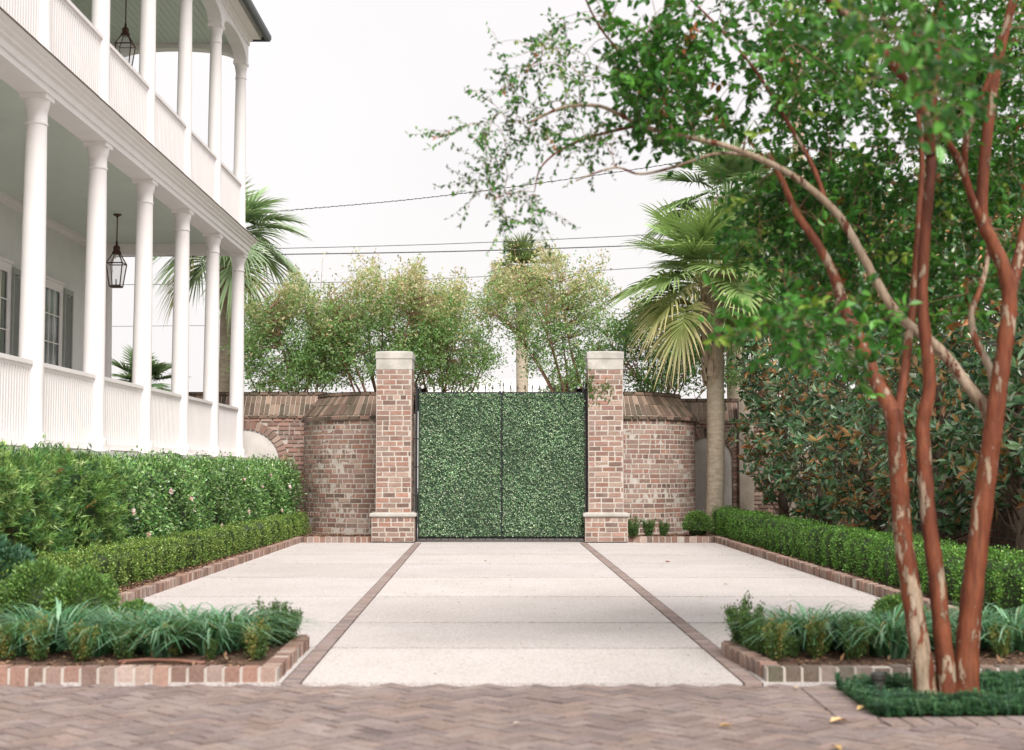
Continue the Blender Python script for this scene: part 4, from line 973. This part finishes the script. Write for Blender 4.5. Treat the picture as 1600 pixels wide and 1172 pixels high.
for i in order:
    t = tips[i]; dd = np.linalg.norm(Nn-t, axis=1); j = int(np.argmin(dd)); s = Nn[j]; L = dd[j]
    k = 5; side = randdir(1)[0]*L*.12; up = np.array([0, 0, L*.14]); pts = []
    for u in np.linspace(0, 1, k+1): pts.append(s+(t-s)*u+(side+up)*math.sin(u*math.pi)*1.0)
    r0 = max(.0022, min(Nr[j]*.75, .006)); m.tube(pts, np.linspace(r0, .0014, k+1), 4, cap=False)
    Nn = np.concatenate([Nn, np.array(pts[2:])]); Nr = np.concatenate([Nr, np.linspace(r0, .002, k+1)[2:]])
    # leafy shoots from the tip
    sparse = (t[0]/t[1]*F+800) < 960
    for q in range(random.choice((2, 3, 3))):
        d = unit((t-s)/max(L, 1e-6)*.6+randdir(1)[0]*.8+np.array([0, 0, .1 if not sparse else -.35])); sl = random.uniform(.12, .3); nl = int(sl/.021) if not sparse else int(sl/.021)
        e = t+d*sl; m.tube([t, t+d*sl*.5+randdir(1)[0]*.015, e], [.0016, .0012, .0008], 3, cap=False)
        base = np.array([(.03, .12, .016), (.05, .175, .022), (.018, .07, .014), (.085, .25, .03), (.2, .3, .04)][rng.choice(5, p=[.3, .27, .23, .17, .03])])
        if random.random() < .012 and t[1] > 7.6: base = np.array((.3, .09, .03))
        for u in np.linspace(.05, 1, nl):
            LP.append(t+d*sl*u); LD.append(d*.5+randdir(1)[0]*.9+np.array([0, 0, -.1])); LS.append(random.uniform(.042, .074) if not sparse else random.uniform(.024, .042)); LC.append(base*random.uniform(.75, 1.3))
m.build('twigs', M['bare_twig'], tree, smooth=True)
LP, LD, LS, LC = map(np.array, (LP, LD, LS, LC))
nr = rng.normal(size=(len(LP), 3))*.8+[0, 0, 1]
quads_mesh('foliage', leaves(LP, LD, LS, LS*.56, .15, nr), np.repeat(LC, 2, 0), M['crapeleaf'], tree)

# ================================================================== MAGNOLIAS along the right wall
def magnolia(x, y, zt, ry, rx, nw, label, zb=.5):
    r = empty('magnolia', (x, y, .05), label, 'tree', 'magnolias along the right wall')
    m = MB(); tr = [(x+random.gauss(0, .04), y+random.gauss(0, .04), z) for z in np.linspace(0, zt*.9, 9)]; m.tube(tr, np.linspace(.09, .02, 9), 8)
    m.build('trunk', M['bark'], r, smooth=True)
    c = np.zeros((nw, 3)); u = rng.random(nw)**.85; z = zb+(zt-zb)*u; prof = np.clip(np.minimum(1, (1-u)*2.6)**.6*np.minimum(1, .5+u*3), .12, 1)
    a = rng.uniform(0, 6.283, nw); q = rng.uniform(.3, 1, nw)**.5*(1+.18*np.sin(a*3+z*3.1)+.1*np.sin(z*7+a*5))
    c[:, 0] = x+np.cos(a)*rx*prof*q; c[:, 1] = y+np.sin(a)*ry*prof*q; c[:, 2] = z
    out = np.stack([np.cos(a), np.sin(a), np.full(nw, .35)], 1)
    m = MB()
    for i in range(0, nw, 6):
        b = np.array([x, y, max(.3, c[i, 2]-.5)]); mid = (b+c[i])/2+np.array([0, 0, -.08]); m.tube([b, mid, c[i]], [.016, .01, .005], 4, cap=False)
    m.build('branches', M['bark'], r)
    nl = 8; ax = np.repeat(unit(out+rng.normal(size=(nw, 3))*.35), nl, 0); p = np.repeat(c, nl, 0)-ax*rng.uniform(0, .07, (nw*nl, 1)); n = nw*nl
    d = ax*.55+randdir(n)*.85; L = rng.uniform(.1, .18, n)
    col = palette(n, [(.09, .22, .1), (.15, .31, .14), (.25, .42, .23), (.5, .64, .46), (.04, .1, .05)], [4, 4, 3, 2.2, 3], .15)  # palest greens put sky glints into the leaf colour, darkest the shaded gaps
    zone = np.repeat((np.sin(c[:, 1]*2.1+x)*np.sin(c[:, 2]*1.9+y)+.15*rng.normal(size=nw)), nl)
    br = rng.random(n) < np.where(zone > .25, .42, .11)
    col[br] = palette(br.sum(), [(.55, .28, .11), (.62, .38, .18), (.4, .19, .08), (.7, .47, .25)], [4, 3, 3, 1], .15)
    quads_mesh('foliage', leaves(p, d, L, L*.36, .18, ax+rng.normal(size=(n, 3))*.4), np.repeat(col, 2, 0), M['mag'], r)
magnolia(5.15, 26.6, 5.0, 1.35, .85, 800, 'slim dark magnolia nearest the palm trunk at the far end of the right wall', .7)
magnolia(5.35, 24.2, 5.6, 1.6, 1.0, 1150, 'brown flecked magnolia second from the palm along the right wall', .45)
magnolia(5.45, 21.3, 5.6, 1.7, 1.0, 1200, 'magnolia with many rust brown leaves in the middle of the right wall', .4)
magnolia(5.55, 18.4, 5.2, 1.7, .95, 1150, 'magnolia seen between the crape myrtle trunks against the right wall', .5)
magnolia(5.6, 15.6, 4.7, 1.6, .9, 1000, 'near magnolia behind the rightmost crape myrtle trunk, brick wall showing below', .9)
magnolia(5.6, 12.9, 4.3, 1.4, .9, 700, 'nearest magnolia at the right edge of the photo', .8)

# ================================================================== PALMS
def frond_quads(o, az, el, Lp, Rb, nl, grav, tipcol, basecol, g):
    d0 = np.array([math.cos(el)*math.cos(az), math.cos(el)*math.sin(az), math.sin(el)]); V = []; C = []
    up = np.array([0, 0, 1.]); s0 = unit(np.cross(d0, up)) if abs(d0[2]) < .98 else np.array([1., 0, 0]); pts = []
    for u in np.linspace(0, 1, 6): pts.append(o+d0*Lp*u-up*.18*Lp*grav*u*u)
    for k in range(5):
        w0 = .022-.0022*k; w1 = .0198-.0022*k; V.append([pts[k]-s0*w0, pts[k]+s0*w0, pts[k+1]+s0*w1, pts[k+1]-s0*w1]); C.append(basecol*.9)
    t = unit(pts[-1]-pts[-2]); s = unit(np.cross(t, up)); nrm = np.cross(s, t); bend = .3+.25*grav; t = unit(t*math.cos(bend)-nrm*math.sin(bend)); nrm = np.cross(s, t)
    for i in range(nl):
        a = R(-118)+R(236)*i/(nl-1)+g.normal()*.03; cs = math.cos(a); cos_ = Rb*.32*max(0, cs)
        d = unit(t*cs+s*math.sin(a)+nrm*(.3*abs(math.sin(a))+.06*(-1)**i)); L = Rb*(.62+.38*max(0, math.cos(a*.75)))*g.uniform(.88, 1.05)
        b = pts[-1]+t*cos_*.9-up*cos_*.3*grav; wv = unit(np.cross(nrm, d)+nrm*.5*(-1)**i)
        us = (0, .3, .6, .85, 1); ws = (.014, .026, .02, .009, .001); pr = []
        for u in us: pr.append(b+d*L*u-up*L*grav*(.03*u+.42*u**2.6)*g.uniform(.9, 1.1))
        for k in range(4):
            V.append([pr[k]-wv*ws[k], pr[k]+wv*ws[k], pr[k+1]+wv*ws[k+1], pr[k+1]-wv*ws[k+1]]); f = us[k]**1.5
            C.append((basecol*(1-f)+tipcol*f)*g.uniform(.85, 1.15))
    return V, C
def palm(base, top, rad, nf, Rb, Lp, label, boots=True, seed=1, dry=.25, group='cabbage palms', skirt=0, green=(.11, .18, .075), stalks=0):
    g = np.random.default_rng(seed); base, top = Vector(base), Vector(top); r = empty('palm_tree', base, label, 'palm tree', group)
    m = MB(); n = 14; pts = []
    for i in range(n): u = i/(n-1); pts.append(base.lerp(top, u)+Vector((.05*math.sin(u*3), 0, 0)))
    H = (top-base).length; rr = [rad*(1.12-.12*min(1, i/3))*(1+.03*math.sin(i*2.3)) for i in range(n)]; m.tube(pts, rr, 14); m.build('trunk', M['palmbark'], r, smooth=True)
    if boots:
        m = MB(); k = 64
        for i in range(k):
            u = i/k; z = -1.9+1.95*u; a = i*2.399; w = .07; o = top+Vector((0, 0, z)); rd = rad*(.9+.15*u)
            e = Vector((math.cos(a), math.sin(a), 0)); s = Vector((-math.sin(a), math.cos(a), 0)); ln = g.uniform(.28, .42)
            p = [o+e*rd-s*w, o+e*rd+s*w, o+e*(rd+.07)+s*w*.5+s*.06+Vector((0, 0, ln)), o+e*(rd+.07)-s*w*.5+s*.06+Vector((0, 0, ln))]
            q = [v-e*.03 for v in p]; m.add(p+q, [(0, 1, 2, 3), (7, 6, 5, 4), (0, 4, 5, 1), (1, 5, 6, 2), (2, 6, 7, 3), (3, 7, 4, 0)])
        m.build('boots', M['boot'], r)
    for i in range(nf):
        u = i/(nf-1); el = R(80)*(1-u)+R(-16-skirt)*u+g.normal()*.12; az = i*2.399+g.normal()*.2; grav = .3+.75*u
        o = np.array(top)+[0, 0, .1-.25*u]; bc = np.array(green)*g.uniform(.8, 1.25); tc_ = bc*1.5+np.array((.04, .03, .01))
        if u > 1-dry: bc = np.array((.3, .36, .12))*g.uniform(.8, 1.2); tc_ = np.array((.58, .44, .26))
        V, C = frond_quads(o, az, el, Lp*g.uniform(.85, 1.15), Rb*g.uniform(.85, 1.12), 52, grav, tc_, bc, g)
        quads_mesh('frond', V, C, M['palm'], r)
    if stalks:
        for i in range(stalks):
            V = []; C = []
            az = g.uniform(3.4, 6.0); o = np.array(top)+[0, 0, .15]; e = np.array([math.cos(az), math.sin(az), 0]); ln = g.uniform(.8, 1.2)
            for k in range(90):
                u = g.uniform(.3, 1); q = o+e*ln*u*.9+[0, 0, ln*(.55*u-.85*u*u)]+g.normal(size=3)*.1*u; d = unit(g.normal(size=3)+[0, 0, -1.2]); V.append(leaves(q[None], d[None], g.uniform(.1, .2), .022, .1, None, True)[0]); C.append(np.array((.42, .36, .17))*g.uniform(.75, 1.2))
            quads_mesh('flower_stalk', V, C, M['palm'], r)
    return r
b = G(1116, 806, .05); b = Vector((b.x*27/b.y, 27.0, .05)); t = P(1112, 452, 27.0)
palm(b, t, .17, 30, 1.08, .9, 'cabbage palm with drooping yellow tipped fronds between the right curved wall and the magnolias', True, 3, .14, skirt=-12, stalks=5, green=(.19, .29, .1))
b = P(1150, 900, 33); b.z = 0; palm(b, P(1140, 330, 33), .19, 24, 1.12, 1.0, 'taller cabbage palm whose crown rises behind the right palm and the crape branches', True, 5, .1, green=(.16, .25, .11), stalks=4)
b = P(343, 800, 33.5); b.z = 0; palm(b, P(358, 378, 33.5), .19, 26, 1.05, .8, 'cabbage palm beyond the wall seen past the end of the house', True, 8, .06, green=(.24, .34, .19), skirt=-2)
b = P(813, 800, 48); b.z = 0; palm(b, P(814, 428, 48), .21, 26, .8, .55, 'distant cabbage palm with bare trunk rising behind the middle of the gate', False, 11, .1, green=(.15, .2, .08))
b = P(240, 800, 42); b.z = 0; palm(b, P(225, 618, 42), .17, 22, .85, .7, 'short palm behind the wall, only its top showing over the house railing', False, 13, .0, green=(.09, .15, .07))

# ================================================================== TREES BEYOND THE WALL
def bgtree(x, y, blobs, nl, label, pal, wts, stems, leaf=.06, name='small_tree', group='trees beyond the walls', z0=0, mat='bgleaf', top=None, per=9, simple_=True):
    """blobs: (dx,dy,z,r,weight) leaf masses; stems rise from the foot to the masses"""
    r = empty(name, (x, y, z0), label, 'tree', group)
    m = MB(); st_ = []
    for i in range(stems):
        b = blobs[i % len(blobs)]; e = np.array([x+b[0]+random.gauss(0, b[3]*.3), y+b[1], b[2]+b[3]*.4]); s = np.array([x+random.gauss(0, .12), y+random.gauss(0, .1), z0])
        k1 = s+(e-s)*.4+np.array([-(e-s)[0]*.2, 0, .2]); k2 = s+(e-s)*.75+np.array([random.gauss(0, .1), 0, -.05]); q = smooth_path([s, k1, k2, e], 5); m.tube(q, np.linspace(.05, .008, len(q)), 6, cap=False); st_.append(q)
    wood = np.concatenate(st_)
    wsum = sum(b[4] for b in blobs); Pn = []; D = []; Cc = []
    for b in blobs:
        ns = int(nl*b[4]/wsum/per); c = np.array([x+b[0], y+b[1], b[2]]); d = randdir(ns); q = rng.random((ns, 1))**.42*(1+.15*np.sin(d[:, :1]*6+b[2]*5)); p = c+d*q*b[3]*[1.12, .9, .82]
        hrel = np.clip((p[:, 2:3]-b[2])/b[3], -1, 1)
        for k in range(0, ns, 3):
            j = np.argmin(np.linalg.norm(wood-p[k]-[0, 0, -.25], axis=1)); mid = (wood[j]+p[k])/2+randdir(1)[0]*.08; m.tube([wood[j], mid, p[k]], [.009, .006, .003], 3, cap=False)
        sh = unit(randdir(ns)+[0, 0, .5]); kk = palette(ns, pal, wts, .16)
        if top is not None:
            f = (np.clip(hrel*.6+.35+rng.normal(0, .3, (ns, 1)), 0, 1) > .55); kk = np.where(f, palette(ns, top, None, .15), kk)
        n = ns*per; Pn.append(np.repeat(p, per, 0)+np.repeat(sh, per, 0)*rng.uniform(-.14, .14, (n, 1))+rng.normal(0, .025, (n, 3))); D.append(np.repeat(sh, per, 0)*.5+randdir(n)); Cc.append(np.repeat(kk, per, 0)*rng.uniform(.8, 1.2, (n, 1)))
    m.build('trunk', M['bare_twig'], r, smooth=True)
    Pn, D, Cc = map(np.concatenate, (Pn, D, Cc)); n = len(Pn)
    q = leaves(Pn, D, rng.uniform(.7, 1.25, n)*leaf, rng.uniform(.7, 1.2, n)*leaf*.5, .15, rng.normal(size=(n, 3))+[0, 0, 1], True)
    quads_mesh('foliage', q, Cc, M[mat], r)
GR = [(.2, .33, .13), (.27, .41, .17), (.15, .26, .1), (.36, .46, .24)]; GW = [4, 3, 3, 1]
RED = [(.5, .47, .27), (.52, .4, .25), (.43, .47, .24), (.58, .5, .35)]
def wx(px, Y): return (px-800)/F*Y
def blob(px, py, Y, rpx, wgt, x0, y0):
    p = P(px, py, Y); return (p.x-x0, Y-y0, p.z, rpx*Y/F, wgt)
def px_tree(foot, Y, bl, *a, **k):
    if Y < 35 and foot < 1100:      # break each mass into smaller overlapping sprays
        bl = [(px+random.uniform(-.75, .75)*rp, py+random.uniform(-.62, .5)*rp, rp*random.uniform(.45, .8), w) for px, py, rp, w in bl for _ in range(5)]
    x0 = wx(foot, Y); bgtree(x0, Y, [blob(px, py, Y+random.uniform(-.8, .8), rp, w, x0, Y) for px, py, rp, w in bl], *a, **k)
def canopy(foot, Y, poly, ns, label, redtop, stems, leaf=.08, per=8, gap=.42, pal=GR, top=RED):
    """a loose multi stemmed tree whose sprays fill an uneven crown of real depth"""
    x0 = wx(foot, Y); r = empty('small_tree', (x0, Y, 0), label, 'tree', 'trees beyond the walls')
    ys = [p[1] for p in poly]; ymin, ymax = min(ys), max(ys); xs = [p[0] for p in poly]; pts = []; hr = []
    ph = [random.uniform(0, 6) for _ in range(6)]
    while len(pts) < ns:
        px, py = random.uniform(min(xs)-25, max(xs)+25), random.uniform(ymin-25, ymax)
        jit = random.choice((6, 6, 6, 6, 12, 24))
        bx, by = 10*math.sin(py*.13+ph[3]), 15*math.sin(px*.083+ph[4])+9*math.sin(px*.19+ph[5])
        if not inside(px+bx+random.gauss(0, jit), py+by*max(0, (ymax-py)/(ymax-ymin))+random.gauss(0, jit), poly): continue
        yy = Y+random.uniform(-1.1, 1.1); h = (ymax-py)/(ymax-ymin)
        f = .5+.36*math.sin(px*.085+ph[0]+yy*2)*math.sin(py*.1+ph[1])+.25*math.sin(px*.045+ph[2]+py*.05)+.2*(h-.45)
        if f+random.gauss(0, .15) < gap: continue
        pts.append(np.array(P(px, py, yy))); hr.append(h)
    pts = np.array(pts); hr = np.array(hr); m = MB(); wood = []
    for i in range(stems):
        e = pts[random.randrange(ns)]+np.array([0, 0, -.1]); s_ = np.array([x0+random.gauss(0, .12), Y+random.gauss(0, .1), 0])
        q = smooth_path([s_, s_+(e-s_)*np.array([.12, .12, .42]), s_+(e-s_)*np.array([.55, .5, .72])+randdir(1)[0]*.12, e], 6); m.tube(q, np.linspace(.055, .007, len(q)), 6, cap=False); wood.append(q[6:])
    wood = np.concatenate(wood)
    for k in range(0, ns, 5):
        j = np.argmin(np.linalg.norm(wood-pts[k]-[0, 0, -.2], axis=1)); m.tube([wood[j], (wood[j]+pts[k])/2+randdir(1)[0]*.07, pts[k]], [.009, .006, .003], 3, cap=False)
    m.build('trunk', M['bare_twig'], r, smooth=True)
    sh = unit(randdir(ns)+[0, 0, .5]); kk = palette(ns, pal, GW, .18)
    f = hr+rng.normal(0, .22, ns) > 1-redtop; kk[f] = palette(f.sum(), top, None, .15); n = ns*per
    p = np.repeat(pts, per, 0)+np.repeat(sh, per, 0)*rng.uniform(-.2, .2, (n, 1))+rng.normal(0, .04, (n, 3)); d = np.repeat(sh, per, 0)*.5+randdir(n)
    q = leaves(p, d, rng.uniform(.7, 1.25, n)*leaf, rng.uniform(.7, 1.2, n)*leaf*.52, .15, rng.normal(size=(n, 3))+[0, 0, 1], True)
    quads_mesh('foliage', q, np.repeat(kk, per, 0)*rng.uniform(.75, 1.25, (n, 1)), M['bgleaf'], r)
canopy(470, 32, [(378, 540), (388, 490), (410, 462), (445, 448), (490, 452), (530, 470), (545, 540), (535, 600), (470, 605), (400, 612), (380, 590)], 2600, 'green leafy tree over the wall next to the end of the house', .15, 9, gap=.27)
canopy(600, 32, [(490, 500), (520, 465), (550, 440), (575, 418), (600, 435), (640, 428), (690, 445), (715, 480), (715, 545), (680, 575), (620, 570), (560, 590), (505, 600)], 3100, 'bronze tinted crape myrtle directly behind the left gate pier', .32, 11, gap=.27)
canopy(690, 33, [(620, 450), (700, 445), (748, 488), (772, 540), (765, 595), (715, 606), (650, 606), (640, 540)], 1600, 'thin bronze tinted crape myrtle over the left half of the gate', .25, 8, gap=.27)
canopy(900, 33, [(738, 450), (780, 425), (850, 402), (905, 418), (945, 445), (958, 510), (945, 570), (915, 606), (850, 590), (800, 520), (755, 490)], 2100, 'slender reddish crape myrtle between the distant palm and the right pier', .3, 10, gap=.27)
canopy(1020, 32, [(950, 560), (965, 500), (1010, 480), (1060, 490), (1120, 500), (1160, 540), (1165, 600), (1080, 612), (1000, 612), (960, 600)], 1700, 'dark leaved small tree above the right curved wall behind the pier', 0, 11, leaf=.085, gap=.4, pal=[(.05, .12, .04), (.08, .17, .05), (.035, .08, .03), (.13, .24, .07)])
px_tree(1180, 36, [(1180, 300, 80, 1), (1230, 380, 90, 1.2), (1130, 380, 60, .7), (1280, 300, 80, .9), (1200, 460, 80, 1)], 13000, 'broad green tree far behind the right palm', [(.1, .19, .06), (.15, .25, .08), (.08, .15, .05), (.22, .3, .11)], GW, 8, .12)
px_tree(1420, 33, [(1400, 330, 90, 1), (1500, 290, 100, 1.1), (1330, 370, 80, .9), (1590, 320, 100, 1.1), (1450, 420, 90, .9), (1580, 430, 90, .8)], 14000, 'large green tree standing behind the right wall and the magnolias', [(.08, .17, .05), (.11, .22, .06), (.06, .13, .04), (.16, .27, .08)], GW, 8, .12)
px_tree(885, 40, [(885, 605, 26, 1), (860, 625, 20, .6)], 2600, 'pale rounded shrub across the street behind the right side of the gate', [(.14, .2, .08), (.18, .24, .1), (.1, .16, .06)], [3, 2, 2], 4, .09, name='street_shrub')
px_tree(640, 36, [(640, 775, 14, 1), (652, 790, 14, 1)], 1200, 'yellowing shrub seen through the gap beside the left gate post', [(.2, .19, .04), (.13, .17, .05), (.08, .13, .04)], [3, 2, 2], 4, .08, name='street_shrub')

# ================================================================== STREET: house beyond, pole and lines
M['pale_roof'] = simple('pale_metal_roof', (.5, .49, .48), (.58, .57, .55), 3, .6, .1)
bh = empty('street_building', (0, 62, 0), 'low pale building with grey roof across the street behind the gate', 'building')
m = MB(); m.box(-5.5, 4.2, 60, 68, 0, 4.6); m.build('wall', M['clapboard'], bh)
m = MB(); m.prism([(59.5, 4.6), (68.5, 4.6), (64, 5.4)], 'x', -5.9, 4.6); m.build('roof', M['pale_roof'], bh)
m = MB(); m.box(-5.95, 4.65, 59.4, 59.5, 4.5, 4.68); m.build('fascia', M['white'], bh)
for x in (-4.6, -2.2, .4, 2.6):
    m = MB(); m.box(x-.5, x+.5, 59.93, 59.998, 1.2, 3.1); wn = m.build('window', M['white'], bh)
    m = MB(); m.box(x-.43, x+.43, 59.9, 59.928, 1.27, 3.03); o = m.build('pane', M['pane'], None); o.parent = wn
p0 = P(1245, 160, 40)
up_ = empty('utility_pole', (p0.x, 40, 0), 'wooden utility pole half hidden in leaves at the upper right', 'utility pole')
m = MB(); m.tube([(p0.x, 40, 0), (p0.x+.05, 40, 6), (p0.x+.02, 40, 13.5)], [.21, .19, .16], 12); m.build('shaft', M['wood'], up_, smooth=True)
m = MB(); z = P(1245, 100, 40).z; m.box(p0.x-.1, p0.x+1.0, 39.72, 39.8, z-.06, z+.06); m.build('cross_arm', M['wood'], up_)
m = MB(); m.tube([(p0.x+.1, 39.76, z+.06), (p0.x+.1, 39.76, z+.2)], .04, 8); m.tube([(p0.x+.9, 39.76, z+.06), (p0.x+.9, 39.76, z+.2)], .04, 8); m.build('insulators', M['stone'], up_)
def wire(pts, Y, rad, label, twist=False):
    w3 = [P(x, y, Y) for x, y in pts]; q = smooth_path(w3, 12); m = MB(); m.tube(q, rad, 5, cap=False)
    if twist:
        ln = len(q)
        q2 = smooth_path(q, 12); k = np.arange(len(q2)); off = np.stack([0*k, np.cos(k*.8)*.013, np.sin(k*.8)*.013], 1); m.tube(q2+off, rad*.8, 4, cap=False)
    tag(m.build('overhead_cable', M['wire'], smooth=True), label, 'cable', 'overhead lines across the sky')
wire([(-150, 372), (150, 352), (470, 327), (700, 305), (1010, 262), (1245, 222)], 39.6, .009, 'twisted overhead cable, highest of the lines, rising to the right', True)
wire([(-150, 394), (165, 393), (400, 389), (700, 381), (1010, 367), (1245, 352)], 39.6, .010, 'thin overhead cable, second from the top, just above the thick one')
wire([(-150, 402), (165, 401), (400, 398), (700, 393), (1010, 383), (1245, 372)], 39.6, .016, 'thickest overhead cable, lower of the close pair')
wire([(-150, 446), (165, 445), (400, 443), (560, 440), (760, 432), (1010, 418), (1245, 400)], 39.6, .009, 'faint overhead cable crossing behind the tree tops')
wire([(-150, 511), (165, 510), (280, 509), (360, 508), (600, 503), (1245, 480)], 45, .008, 'lowest faint overhead cable seen between the white columns')
